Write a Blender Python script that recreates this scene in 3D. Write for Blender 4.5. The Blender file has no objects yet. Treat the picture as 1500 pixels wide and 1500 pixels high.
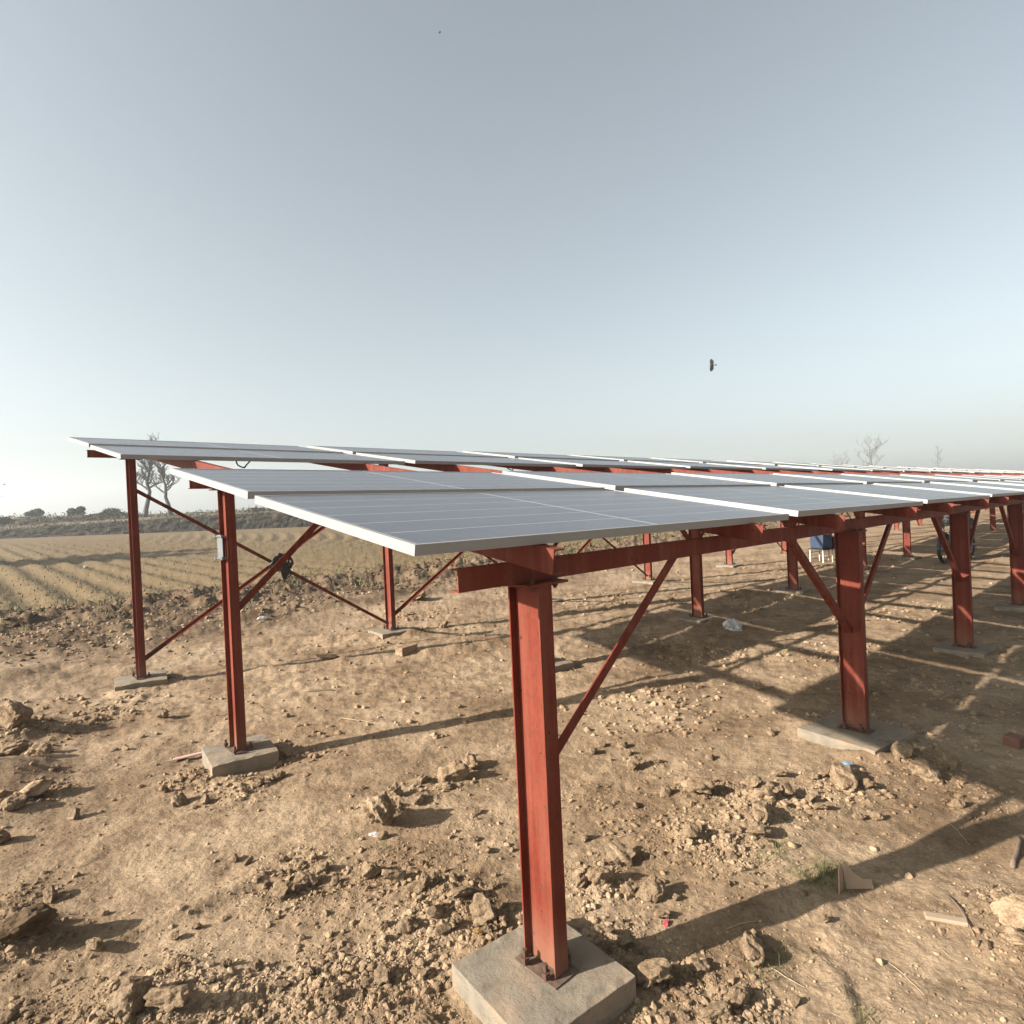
import bpy, bmesh, math, random
import numpy as np
from mathutils import Vector, Matrix
R = math.radians
scene = bpy.context.scene
col = scene.collection

# ------------------------------------------------------------------ camera
CAM_H = 1.586
PITCH, ROLL, FPX = -0.0080, 0.0451, 909.86
cam_d = bpy.data.cameras.new('camera')
cam_d.sensor_width = 36.0
cam_d.lens = 36.0 * FPX / 1500.0
cam_d.clip_start = 0.05
cam_d.clip_end = 4000
cam = bpy.data.objects.new('camera', cam_d)
col.objects.link(cam)
_fw = Vector((0, math.cos(PITCH), math.sin(PITCH)))
_up = Vector((0, -math.sin(PITCH), math.cos(PITCH)))
_rt = Vector((1, 0, 0))
_cr = _rt * math.cos(ROLL) - _up * math.sin(ROLL)
_cu = _rt * math.sin(ROLL) + _up * math.cos(ROLL)
_m = Matrix((_cr, _cu, -_fw)).transposed().to_4x4()
_m.translation = Vector((0, 0, CAM_H))
cam.matrix_world = _m
scene.camera = cam
scene.cycles.volume_bounces = 1

# ------------------------------------------------------------------ sky and sun
SUN_AZ, SUN_EL = R(249.0), R(25.4)          # azimuth clockwise from +Y
world = bpy.data.worlds.new('World')
scene.world = world
world.use_nodes = True
wn, wl = world.node_tree.nodes, world.node_tree.links
wn.clear()
w_out = wn.new('ShaderNodeOutputWorld')
w_bg = wn.new('ShaderNodeBackground')
w_sky = wn.new('ShaderNodeTexSky')
w_sky.sky_type = 'NISHITA'
w_sky.sun_disc = False
w_sky.sun_elevation = SUN_EL
w_sky.sun_rotation = SUN_AZ
w_sky.altitude = 0
w_sky.air_density = 1.0
w_sky.dust_density = 2.9
w_sky.ozone_density = 1.5
w_hs = wn.new('ShaderNodeHueSaturation')
w_hs.inputs['Saturation'].default_value = 0.38
w_hs.inputs['Value'].default_value = 1.0
w_bg.inputs['Strength'].default_value = 0.0625
wl.new(w_sky.outputs[0], w_hs.inputs['Color'])
w_mx = wn.new('ShaderNodeMix'); w_mx.data_type = 'RGBA'; w_mx.blend_type = 'MULTIPLY'; w_mx.inputs[0].default_value = 1.0
w_mx.inputs[7].default_value = (0.965, 1.025, 1.0, 1)          # dusty air: a touch of grey green
wl.new(w_hs.outputs[0], w_mx.inputs[6])
wl.new(w_mx.outputs[2], w_bg.inputs['Color'])
wl.new(w_bg.outputs[0], w_out.inputs['Surface'])

sun_d = bpy.data.lights.new('sun', 'SUN')
sun_d.energy = 5.0
sun_d.angle = R(0.6)
sun_d.color = (1.0, 0.905, 0.80)
sun = bpy.data.objects.new('sun', sun_d)
col.objects.link(sun)
to_sun = Vector((math.sin(SUN_AZ) * math.cos(SUN_EL), math.cos(SUN_AZ) * math.cos(SUN_EL), math.sin(SUN_EL)))
sun.rotation_euler = to_sun.to_track_quat('Z', 'Y').to_euler()
sun.location = to_sun * 50

scene.view_settings.view_transform = 'Standard'
scene.view_settings.look = 'None'
scene.view_settings.gamma = 1.0
scene.view_settings.use_curve_mapping = False
scene.view_settings.exposure = 1.62

# ------------------------------------------------------------------ site axes
# s runs along the rows (to the right and away), n runs across them (to the left and away)
AZ = 0.8277
SD = Vector((math.sin(AZ), math.cos(AZ), 0))
ND = Vector((-math.cos(AZ), math.sin(AZ), 0))
def SN(s, n, z=0.0):
    return SD * s + ND * n + Vector((0, 0, z))
SN_ROT = Matrix((SD, ND, Vector((0, 0, 1)))).transposed().to_4x4()
ROTZ = math.pi / 2 - AZ                      # object x axis along s

def ray(px, py):
    x, y = (px - 750) / FPX, (py - 750) / FPX
    return (_fw + _cr * x - _cu * y)
def ground_at(px, py, z=-0.08):
    d = ray(px, py)
    t = (z - CAM_H) / d.z
    return d.x * t, d.y * t
def at_dist(px, py, Y):
    d = ray(px, py)
    t = Y / d.y
    return Vector((d.x * t, Y, CAM_H + d.z * t))

# ------------------------------------------------------------------ noise
def _hash(ix, iy, seed):
    h = (ix.astype(np.int64) * 374761393 + iy.astype(np.int64) * 668265263 + seed * 974634777) & 0xffffffff
    h = ((h ^ (h >> 13)) * 1274126177) & 0xffffffff
    return (h ^ (h >> 16)) & 0xffffffff
def perlin(x, y, seed=0):
    x0 = np.floor(x); y0 = np.floor(y)
    fx = x - x0; fy = y - y0
    u = fx * fx * fx * (fx * (fx * 6 - 15) + 10); v = fy * fy * fy * (fy * (fy * 6 - 15) + 10)
    def g(dx, dy):
        a = _hash(x0 + dx, y0 + dy, seed) / 4294967296.0 * 2 * np.pi
        return np.cos(a) * (fx - dx) + np.sin(a) * (fy - dy)
    a, b, c, d_ = g(0, 0), g(1, 0), g(0, 1), g(1, 1)
    return (a + (b - a) * u) * (1 - v) + (c + (d_ - c) * u) * v
def fbm(x, y, scale, octs=4, seed=0, gain=0.5):
    r = np.zeros_like(x); amp = 1.0
    f = 1.0 / scale
    for o in range(octs):
        r = r + amp * perlin(x * f, y * f, seed + o * 17)
        amp *= gain; f *= 2.03
    return r
def worley(x, y, scale, seed=0):
    x = x / scale; y = y / scale
    x0 = np.floor(x); y0 = np.floor(y)
    best = np.full_like(x, 9.0)
    for dx in (-1, 0, 1):
        for dy in (-1, 0, 1):
            cx, cy = x0 + dx, y0 + dy
            h1 = _hash(cx, cy, seed) / 4294967296.0; h2 = _hash(cx, cy, seed + 5) / 4294967296.0
            best = np.minimum(best, (cx + h1 - x) ** 2 + (cy + h2 - y) ** 2)
    return np.sqrt(best)
def sstep(a, b, x):
    t = np.clip((x - a) / (b - a), 0, 1)
    return t * t * (3 - 2 * t)

# ------------------------------------------------------------------ where the ground is rough
# rubble patches: pixel of the photograph -> ground position, radius (m), weight
RUB = []
for px, py, rad, w in [
    (640, 1330, .32, 1.0), (560, 1280, .30, .9), (450, 1290, .30, .9), (700, 1240, .30, .55), (600, 1430, .30, .95), (720, 1380, .22, 1),
    (480, 1440, .25, .8), (230, 1480, .25, 1.1), (330, 1470, .25, .9), (120, 1490, .22, .7), (60, 1480, .2, .6),
    (1050, 1180, .42, 1.0), (1010, 1240, .34, 1.1), (1130, 1180, .35, 1.0), (1230, 1150, .35, .9), (1330, 1120, .30, .8), (950, 1130, .35, .6),
    (880, 1290, .20, .9), (920, 1200, .25, .7), (900, 1400, .22, .9), (1000, 1430, .22, .9), (1060, 1480, .2, .8), (860, 1160, .25, .6),
    (1420, 1180, .25, .6), (1480, 1340, .16, 1.0), (1490, 1400, .14, .7), (640, 1150, .28, .9), (560, 1180, .2, .9),
    (350, 1150, .35, 1.0), (280, 1140, .28, .9), (430, 1105, .32, .8), (170, 1040, .45, .9), (90, 1030, .3, .4), (40, 1090, .35, 1.0), (30, 1180, .3, 1.0), (20, 1330, .25, .8),
    (20, 1390, .2, .9), (520, 940, .6, .7), (610, 905, .8, .9), (700, 960, .5, .3), (760, 870, 1.0, .7), (880, 880, 1.2, .8), (950, 1060, .6, .5),
    (1010, 960, .7, .8), (1100, 880, 1.2, .7), (1230, 960, .7, .6), (1330, 900, 1.2, .5), (980, 1030, .5, .6), (1150, 830, 2.0, .7), (1280, 820, 2.0, .6), (1340, 1010, .7, .4), (1400, 1050, .6, .3)]:
    gx, gy = ground_at(px, py)
    RUB.append((gx, gy, rad * .92, w))
MOUND = []
for px, py, rad, hgt in [(8, 1085, .34, .15), (-12, 1150, .30, .15), (0, 1205, .2, .05), (28, 1385, .14, .08), (545, 1200, .12, .04), (1440, 1345, .2, .02),
                         (235, 1490, .25, .05), (1095, 1210, .3, .03), (700, 1345, .25, .02), (60, 950, .9, .08), (170, 930, .8, .06), (400, 905, 1.0, .07),
                         (640, 880, 1.2, .10), (530, 890, 1.0, .08), (760, 860, 1.5, .08), (900, 1000, .8, .03), (-60, 1010, .9, .15)]:
    gx, gy = ground_at(px, py)
    MOUND.append((gx, gy, rad, hgt))
SLABS = []      # s, n, side, turn, drop of the ground beside it
POST_S0 = [1.46, 13.66, 26.16, 38.66]
PANEL_S0 = [0.918, 13.49, 26.06, 38.63]
ROW_N = [1.538, 4.481, 7.363]
FIX = {(0, 0, 0): (0.018, 0.0), (0, 1, 0): (-.01, -0.0), (1, 0, 0): (-.02, .02), (2, 0, 0): (0, .0)}
rng = random.Random(4)
for k in range(4):
    for r_ in range(3):
        for i in range(4):
            side = .44 + rng.uniform(-.02, .05)
            turn = rng.uniform(-.16, .12)
            drop = (.055, .06, .05)[r_]
            if (k, r_, i) == (0, 0, 0): side, turn, drop = .45, -.107, .085
            if (k, r_, i) == (2, 9, 9): side, turn, drop = .42, -.14, .125
            if (k, r_, i) == (0, 2, 0): side, turn, drop = .46, -.20, .10
            if (k, r_, i) == (0, 0, 1): side, turn, drop = .52, -.18, .05
            if (k, r_, i) == (0, 1, 1): drop = .10
            if (k, r_, i) == (0, 1, 2): drop = .03
            if (k, r_, i) == (0, 1, 3): drop = .02
            if (k, r_, i) == (0, 0, 2): drop = .05
            if (k, r_, i) == (0, 1, 0): side, turn, drop = .42, -.14, .11
            if (k, r_, i) == (0, 2, 0): drop = .085
            SLABS.append((k, r_, i, POST_S0[k] + 2.98 * i, ROW_N[r_], side, turn, drop))
_c, _s = math.cos(AZ), math.sin(AZ)
for _q in SLABS[:12]:
    _v = SN(_q[3] + .10, _q[4] - .12); RUB.append((_v.x, _v.y, .34, .8))
def to_sn(X, Y):
    return X * _s + Y * _c, -X * _c + Y * _s
def rubble_mask(X, Y):
    m = np.zeros_like(X)
    for gx, gy, rad, w in RUB:
        m = np.maximum(m, w * np.exp(-((X - gx) ** 2 + (Y - gy) ** 2) / (rad * rad)))
    s, n = to_sn(X, Y)
    m = np.maximum(m, .85 * sstep(8.6, 11.0, n + 1.1 * perlin(s * .4, n * .4, 3)) * (1 - sstep(15.0, 15.9, n + .5 * perlin(s * .5, n * .5, 9))))
    return np.clip(m * (0.78 + .9 * perlin(X * 2.2, Y * 2.2, 77)), 0, 1.15) ** 1.45
RIDGES = []
for pts, wdt, hgt in [([(390, 984), (470, 975), (560, 964), (640, 957), (760, 940)], .10, .035), ([(0, 1010), (90, 985), (190, 985)], .12, .04),
                      ([(820, 900), (950, 886), (1090, 868)], .12, .03), ([(420, 940), (560, 935), (700, 920)], .14, .04), ([(0, 1440), (140, 1400), (260, 1340), (380, 1290)], .05, .02),
                      ([(820, 1010), (900, 985), (1000, 975)], .1, .025), ([(1255, 1500), (1230, 1430), (1200, 1400)], .03, .01)]:
    RIDGES.append(([ground_at(*p) for p in pts], wdt, hgt))
def height(X, Y, fine=True):
    X = np.asarray(X, float); Y = np.asarray(Y, float)
    s, n = to_sn(X, Y)
    r = np.hypot(X, Y)
    z = np.full_like(X, -0.075)
    z = z + .018 * fbm(X, Y, 1.6, 3, 1)
    for k, r_, i, ss, nn, side, turn, drop in SLABS[:24]:
        d2 = (s - ss) ** 2 + (n - nn) ** 2
        z = z + (-(drop - .065)) * np.exp(-d2 / .35)
    for k, r_, i, ss, nn, side, turn, drop in SLABS[:24]:
        dd = np.sqrt((s - ss) ** 2 + (n - nn) ** 2)
        z = z + np.exp(-((dd - side * .62) / .09) ** 2) * np.clip(.012 + .060 * perlin(s * 2.3 + k, n * 2.3, 91), 0, .05)
    for gx, gy, rad, hh in MOUND:
        z = z + hh * np.exp(-((X - gx) ** 2 + (Y - gy) ** 2) / (rad * rad))
    for pts, wdt, hh in RIDGES:
        best = np.full_like(X, 1e9); sg = np.zeros_like(X)
        for a, b in zip(pts[:-1], pts[1:]):
            dx, dy = b[0] - a[0], b[1] - a[1]
            t = np.clip(((X - a[0]) * dx + (Y - a[1]) * dy) / (dx * dx + dy * dy), 0, 1)
            ex, ey = X - a[0] - t * dx, Y - a[1] - t * dy
            dd = ex * ex + ey * ey
            sg = np.where(dd < best, np.sign(ex * dy - ey * dx), sg)
            best = np.minimum(best, dd)
        dd = np.sqrt(best) / wdt
        z = z + hh * np.exp(-dd * dd) * (.8 + fbm(X, Y, .3, 2, 31)) - sg * .35 * hh * np.exp(-(dd - 1.2) ** 2)
    if fine:
        m = rubble_mask(X, Y)
        near = 1 - sstep(14, 30, r)
        # long scrape marks in the trampled earth, drawn out along the rows
        z = z + near * (.012 * fbm(s * .45 + .25 * fbm(X, Y, .9, 2, 8), n, .16, 4, 5, .55) + .008 * fbm(X, Y, .35, 3, 12))
        z = z + near * .0035 * fbm(X, Y, .05, 3, 22, .6)
        cl = 1 - worley(X, Y, .075, 3); cl2 = 1 - worley(X + 3, Y, .032, 7)
        mid = sstep(3.5, 7, r)
        z = z + near * mid * (.018 * np.abs(fbm(X, Y, .30, 4, 81, .6)) + (.02 + .05 * m) * np.maximum(.62 - worley(X, Y, .16, 83), 0))
        z = z + near * m * (.030 * np.maximum(cl - .45, 0) + .016 * np.maximum(cl2 - .4, 0) + .035 * np.abs(fbm(X, Y, .22, 3, 41)))
        berm = (.35 * sstep(9.0, 10.5, n + 1.2 * perlin(s * .3, n * .3, 4)) + .65 * sstep(11.8, 13.2, n)) * (1 - sstep(14.6, 15.6, n + .3 * perlin(s * .6, n * .6, 9)))
        z = z + berm * (.03 + .30 * np.abs(fbm(X, Y, .7, 4, 51)) + .10 * np.maximum(.75 - worley(X, Y, .28, 13), 0))
        fld = sstep(15.2, 15.9, n + .3 * perlin(s * .6, n * .6, 9)) * (1 - sstep(45, 70, r))
        per = .90
        w = s + .07 * perlin(n * .2, s * .1, 6)
        z = z + fld * (.050 * np.cos(2 * np.pi * w / per) * (.9 + .5 * perlin(s * .3, n * .15, 66)) + .032 * fbm(X, Y, .28, 3, 61))
    z = z + .0125 * np.maximum(r - 16, 0) * (1 - sstep(70, 120, r)) + .0125 * 54 * sstep(70, 120, r)
    return z
def h1(x, y):
    return float(height(np.array([x]), np.array([y]))[0])

# ------------------------------------------------------------------ material helpers
def new_mat(name):
    m = bpy.data.materials.new(name)
    m.use_nodes = True
    nt = m.node_tree
    b = nt.nodes['Principled BSDF']
    return m, nt, b
def nz(nt, vec, scale, detail=6, rough=.55, kind='noise'):
    if kind == 'noise':
        n = nt.nodes.new('ShaderNodeTexNoise'); n.inputs['Detail'].default_value = detail; n.inputs['Roughness'].default_value = rough
    else:
        n = nt.nodes.new('ShaderNodeTexVoronoi')
    n.inputs['Scale'].default_value = scale
    if vec is not None: nt.links.new(vec, n.inputs['Vector'])
    return n
def ramp(nt, fac, stops):
    r = nt.nodes.new('ShaderNodeValToRGB')
    el = r.color_ramp.elements
    while len(el) < len(stops): el.new(.5)
    for e, (p, c) in zip(el, stops):
        e.position = p; e.color = (*c, 1) if len(c) == 3 else c
    nt.links.new(fac, r.inputs[0])
    return r
def mixc(nt, fac, a, b, mode='MIX'):
    m = nt.nodes.new('ShaderNodeMix'); m.data_type = 'RGBA'; m.blend_type = mode
    for sock, v in ((m.inputs[0], fac), (m.inputs[6], a), (m.inputs[7], b)):
        if isinstance(v, bpy.types.NodeSocket): nt.links.new(v, sock)
        elif isinstance(v, (int, float)): sock.default_value = v
        else: sock.default_value = (*v, 1)
    return m.outputs[2]
def bump(nt, b, hgt, strength, dist, prev=None):
    n = nt.nodes.new('ShaderNodeBump'); n.inputs['Strength'].default_value = strength; n.inputs['Distance'].default_value = dist
    nt.links.new(hgt, n.inputs['Height'])
    if prev is not None: nt.links.new(prev, n.inputs['Normal'])
    nt.links.new(n.outputs[0], b.inputs['Normal'])
    return n.outputs[0]
def geo(nt, what='Position'):
    g = nt.nodes.new('ShaderNodeNewGeometry'); return g.outputs[what]
def tco(nt, what='Object'):
    g = nt.nodes.new('ShaderNodeTexCoord'); return g.outputs[what]
def mth(nt, op, a, b=None, clamp=False):
    m = nt.nodes.new('ShaderNodeMath'); m.operation = op; m.use_clamp = clamp
    for k, v in enumerate((a, b)):
        if v is None: continue
        if isinstance(v, bpy.types.NodeSocket): nt.links.new(v, m.inputs[k])
        else: m.inputs[k].default_value = v
    return m.outputs[0]

# soil
def soil_mat(name, tint=(1, 1, 1), obj=False):
    m, nt, b = new_mat(name)
    v = tco(nt) if obj else geo(nt)
    n1 = nz(nt, v, 1.1, 8, .6); n2 = nz(nt, v, 9, 10, .62); n3 = nz(nt, v, 70, 6, .7)
    c = ramp(nt, n1.outputs[0], [(.30, (.110, .076, .045)), (.46, (.170, .126, .080)), (.60, (.225, .174, .115)), (.74, (.180, .142, .099))])
    c2 = ramp(nt, n2.outputs[0], [(.28, (.58, .54, .50)), (.45, (.94, .93, .92)), (.62, (1.12, 1.11, 1.09)), (.80, (1.34, 1.33, 1.30))])
    c3 = ramp(nt, n3.outputs[0], [(.30, (.66, .63, .60)), (.50, (1, 1, 1)), (.72, (1.25, 1.24, 1.2))])
    o = mixc(nt, 1.0, c.outputs[0], c2.outputs[0], 'MULTIPLY')
    o = mixc(nt, 1.0, o, c3.outputs[0], 'MULTIPLY')
    o = mixc(nt, 1.0, o, tuple(k_ * q_ for k_, q_ in zip((1.17, 1.13, 1.13), tint)), 'MULTIPLY')
    b.inputs['Roughness'].default_value = .95
    b.inputs['Specular IOR Level'].default_value = .15
    return m, nt, b, o, (n1, n2, n3), v
M = {}
m, nt, b, o, ns, v = soil_mat('soil')
# field beyond the berm: yellower, stubbly, with green growth; the disturbed strip is darker
att = nt.nodes.new('ShaderNodeAttribute'); att.attribute_name = 'zone'
sep = nt.nodes.new('ShaderNodeSeparateColor'); nt.links.new(att.outputs['Color'], sep.inputs[0])
fn = nz(nt, v, 2.4, 8, .65)
fcol = ramp(nt, fn.outputs[0], [(.30, (.080, .054, .029)), (.48, (.132, .091, .048)), (.60, (.112, .086, .042)), (.75, (.068, .062, .026))])
fn2 = nz(nt, v, 14, 6, .7)
fc2 = ramp(nt, fn2.outputs[0], [(.3, (.55, .52, .48)), (.5, (1, 1, 1)), (.75, (1.3, 1.28, 1.2))])
fo = mixc(nt, 1.0, fcol.outputs[0], fc2.outputs[0], 'MULTIPLY')
o = mixc(nt, sep.outputs[0], o, fo)
dk = mixc(nt, 1.0, o, (.40, .37, .34), 'MULTIPLY')
o = mixc(nt, sep.outputs[1], o, dk)
rb = mixc(nt, 1.0, o, (.97, .95, .92), 'MULTIPLY')
o = mixc(nt, sep.outputs[2], o, rb)
nt.links.new(o, b.inputs['Base Color'])
vor = nz(nt, v, 48, kind='vor'); vor2 = nz(nt, v, 120, kind='vor')
nb1 = bump(nt, b, ns[1].outputs[0], .65, .04)
nb2 = bump(nt, b, ns[2].outputs[0], .6, .008, nb1)
hh_ = mth(nt, 'MULTIPLY', vor.outputs[0], mth(nt, 'ADD', sep.outputs[2], .15))
nb3 = bump(nt, b, hh_, -.8, .012, nb2)
nb4 = bump(nt, b, vor2.outputs[0], -.35, .004, nb3)
M['soil'] = m
def clod_mat(name, tint):
    m, nt, b, o, ns, v = soil_mat(name, tint, obj=True)
    nt.links.new(o, b.inputs['Base Color'])
    nb1 = bump(nt, b, ns[1].outputs[0], .6, .02)
    bump(nt, b, ns[2].outputs[0], .7, .006, nb1)
    return m
M['clod'] = clod_mat('clod_earth', (1.08, 1.08, 1.08))
M['clod_pale'] = clod_mat('clod_pale', (1.5, 1.5, 1.5))
M['clod_dark'] = clod_mat('clod_dark', (.46, .43, .40))
M['clod_yellow'] = clod_mat('clod_yellow', (1.5, 1.3, .8))

def simple(name, c, rough=.6, metal=0.0, nscale=12, var=.15, bumpd=.0, spec=.5, obj=True):
    m, nt, b = new_mat(name)
    v = tco(nt) if obj else geo(nt)
    n = nz(nt, v, nscale, 6, .6)
    a = tuple(x * (1 - var) for x in c); d = tuple(min(1, x * (1 + var)) for x in c)
    r = ramp(nt, n.outputs[0], [(.3, a), (.7, d)])
    nt.links.new(r.outputs[0], b.inputs['Base Color'])
    b.inputs['Roughness'].default_value = rough; b.inputs['Metallic'].default_value = metal
    b.inputs['Specular IOR Level'].default_value = spec
    if bumpd: bump(nt, b, n.outputs[0], .5, bumpd)
    return m
# red oxide primer, with dust rising from the foot and small dark pits
m, nt, b = new_mat('red_oxide_paint')
v = geo(nt)
n1 = nz(nt, v, 5, 8, .6); n2 = nz(nt, v, 60, 4, .6)
c = ramp(nt, n1.outputs[0], [(.3, (.096, .0175, .0095)), (.5, (.118, .0225, .0125)), (.72, (.138, .0295, .0175))])
c2 = ramp(nt, n2.outputs[0], [(.3, (.85, .84, .83)), (.6, (1.05, 1.05, 1.05))])
o = mixc(nt, 1.0, c.outputs[0], c2.outputs[0], 'MULTIPLY')
stm = nt.nodes.new('ShaderNodeMapping'); stm.inputs['Scale'].default_value = (26, 26, 1.2); nt.links.new(v, stm.inputs['Vector'])
st = nz(nt, stm.outputs[0], 1.0, 5, .6)
so = ramp(nt, st.outputs[0], [(.45, (0, 0, 0)), (.75, (.35, .35, .35))])
o = mixc(nt, so.outputs[0], o, (.22, .10, .065))
vr = nt.nodes.new('ShaderNodeTexVoronoi'); vr.inputs['Scale'].default_value = 17; nt.links.new(v, vr.inputs['Vector'])
pit = ramp(nt, vr.outputs[0], [(.085, (1, 1, 1)), (.12, (0, 0, 0))])
vp = nz(nt, v, 2.7, 2, .5)
pg = mth(nt, 'MULTIPLY', pit.outputs[0], mth(nt, 'GREATER_THAN', vp.outputs[0], .48))
o = mixc(nt, pg, o, (.05, .015, .012))
sx = nt.nodes.new('ShaderNodeSeparateXYZ'); nt.links.new(v, sx.inputs[0])
dz = mth(nt, 'SUBTRACT', .22, sx.outputs[2]); dz = mth(nt, 'MULTIPLY', dz, 3.2, True)
dz = mth(nt, 'MULTIPLY', dz, n1.outputs[0])
o = mixc(nt, dz, o, (.22, .145, .095))
nt.links.new(o, b.inputs['Base Color'])
b.inputs['Roughness'].default_value = .62; b.inputs['Specular IOR Level'].default_value = .14
bump(nt, b, n2.outputs[0], .25, .002)
M['paint'] = m
# weathered concrete with paint drips near the foot of the post
m, nt, b = new_mat('footing_concrete')
v = tco(nt)
n1 = nz(nt, v, 6, 8, .65); n2 = nz(nt, v, 60, 6, .7); n3 = nz(nt, v, 2.0, 4, .5)
c = ramp(nt, n1.outputs[0], [(.3, (.120, .102, .076)), (.5, (.168, .146, .113)), (.72, (.200, .176, .140))])
c2 = ramp(nt, n2.outputs[0], [(.28, (.55, .53, .5)), (.42, (.95, .95, .95)), (.7, (1.08, 1.07, 1.05))])
o = mixc(nt, 1.0, c.outputs[0], c2.outputs[0], 'MULTIPLY')
ds = ramp(nt, n3.outputs[0], [(.42, (0, 0, 0)), (.60, (.8, .8, .8))])
o = mixc(nt, ds.outputs[0], o, (.235, .175, .12))
vo = nt.nodes.new('ShaderNodeVectorMath'); vo.operation = 'LENGTH'; nt.links.new(v, vo.inputs[0])
nr = mth(nt, 'SUBTRACT', .19, vo.outputs['Value']); nr = mth(nt, 'MULTIPLY', nr, 6, True)
n4 = nz(nt, v, 38, 3, .5)
rs = mth(nt, 'MULTIPLY', nr, mth(nt, 'GREATER_THAN', n4.outputs[0], .56))
o = mixc(nt, rs, o, (.17, .035, .025))
gr = mth(nt, 'MULTIPLY', nr, .55)
o = mixc(nt, gr, o, (.12, .085, .06))
vc = nt.nodes.new('ShaderNodeTexVoronoi'); vc.feature = 'DISTANCE_TO_EDGE'; vc.inputs['Scale'].default_value = 3.4
wp = mixc(nt, .25, v, n1.outputs['Color']); nt.links.new(wp, vc.inputs['Vector'])
ck = ramp(nt, vc.outputs[0], [(.0, (1, 1, 1)), (.009, (0, 0, 0))])
ckm = mth(nt, 'MULTIPLY', ck.outputs[0], mth(nt, 'GREATER_THAN', n3.outputs[0], .49))
o = mixc(nt, ckm, o, (.10, .085, .07))
nt.links.new(o, b.inputs['Base Color'])
b.inputs['Roughness'].default_value = .92; b.inputs['Specular IOR Level'].default_value = .2
nb1 = bump(nt, b, n1.outputs[0], .4, .02); bump(nt, b, n2.outputs[0], .5, .004, nb1)
M['concrete'] = m
M['alu'] = simple('anodised_aluminium', (.225, .225, .22), .5, .15, 30, .04)
M['galv'] = simple('galvanised_steel', (.13, .14, .145), .5, .3, 60, .2)
M['grout'] = simple('muddy_grout', (.105, .075, .055), .95, 0, 30, .35, .006, .1)
M['rust'] = simple('rusty_bolt', (.075, .038, .026), .8, .2, 60, .3, .003)
M['backsheet'] = simple('white_backsheet', (.62, .63, .63), .6, 0, 4, .03)
M['black'] = simple('black_rubber', (.012, .012, .013), .5, 0, 20, .2)
M['box_black'] = simple('black_plastic', (.02, .02, .022), .45, 0, 20, .2)
# module glass: dark blue cells, pale gaps between strings and across the middle, dust film
PL, PW = 2.278, 1.134
m, nt, b = new_mat('module_glass')
v = tco(nt)
sx = nt.nodes.new('ShaderNodeSeparateXYZ'); nt.links.new(v, sx.inputs[0])
def lines(sock, off, period, half):
    a = mth(nt, 'ADD', sock, off); a = mth(nt, 'DIVIDE', a, period); a = mth(nt, 'FRACT', a)
    a = mth(nt, 'SUBTRACT', a, .5); a = mth(nt, 'ABSOLUTE', a); a = mth(nt, 'MULTIPLY', a, period)
    return mth(nt, 'LESS_THAN', a, half)
cw = 0.1835
ly = lines(sx.outputs[1], -PW / 2 + cw * 50.5, cw, .0022)
lxm = mth(nt, 'LESS_THAN', mth(nt, 'ABSOLUTE', mth(nt, 'SUBTRACT', sx.outputs[0], PL / 2)), .0075)
lx = lines(sx.outputs[0], .047 + .0925 * 20 - PL / 2, .0925, .0011)
bb = lines(sx.outputs[1], .0, cw / 9, .0005)
bord = mth(nt, 'GREATER_THAN', mth(nt, 'ABSOLUTE', mth(nt, 'SUBTRACT', sx.outputs[1], PW / 2)), cw * 3)
bord2 = mth(nt, 'GREATER_THAN', mth(nt, 'ABSOLUTE', mth(nt, 'SUBTRACT', sx.outputs[0], PL / 2)), PL / 2 - .022)
oi = nt.nodes.new('ShaderNodeObjectInfo')
n1 = nz(nt, v, 3, 5, .6)
cell = ramp(nt, n1.outputs[0], [(.3, (.005, .007, .020)), (.7, (.009, .012, .030))])
o = mixc(nt, mth(nt, 'MULTIPLY', bb, .35), cell.outputs[0], (.25, .26, .28))
o = mixc(nt, mth(nt, 'MULTIPLY', lx, .22), o, (.40, .42, .44))
mx = mth(nt, 'MAXIMUM', ly, lxm)
mx = mth(nt, 'MAXIMUM', mx, mth(nt, 'MAXIMUM', bord, bord2))
o = mixc(nt, mx, o, (.30, .31, .31))
dn = nz(nt, geo(nt), 7, 8, .7)
df = ramp(nt, dn.outputs[0], [(.3, (.12, .12, .12)), (.7, (.24, .24, .24))])
o = mixc(nt, df.outputs[0], o, (.20, .19, .175))
sp = nt.nodes.new('ShaderNodeTexVoronoi'); sp.inputs['Scale'].default_value = 4.2; nt.links.new(geo(nt), sp.inputs['Vector'])
spr = ramp(nt, sp.outputs[0], [(.022, (1, 1, 1)), (.034, (0, 0, 0))])
o = mixc(nt, spr.outputs[0], o, (.035, .03, .028))
nt.links.new(o, b.inputs['Base Color'])
b.inputs['Roughness'].default_value = .25
b.inputs['IOR'].default_value = 1.48
M['glass'] = m

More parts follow.
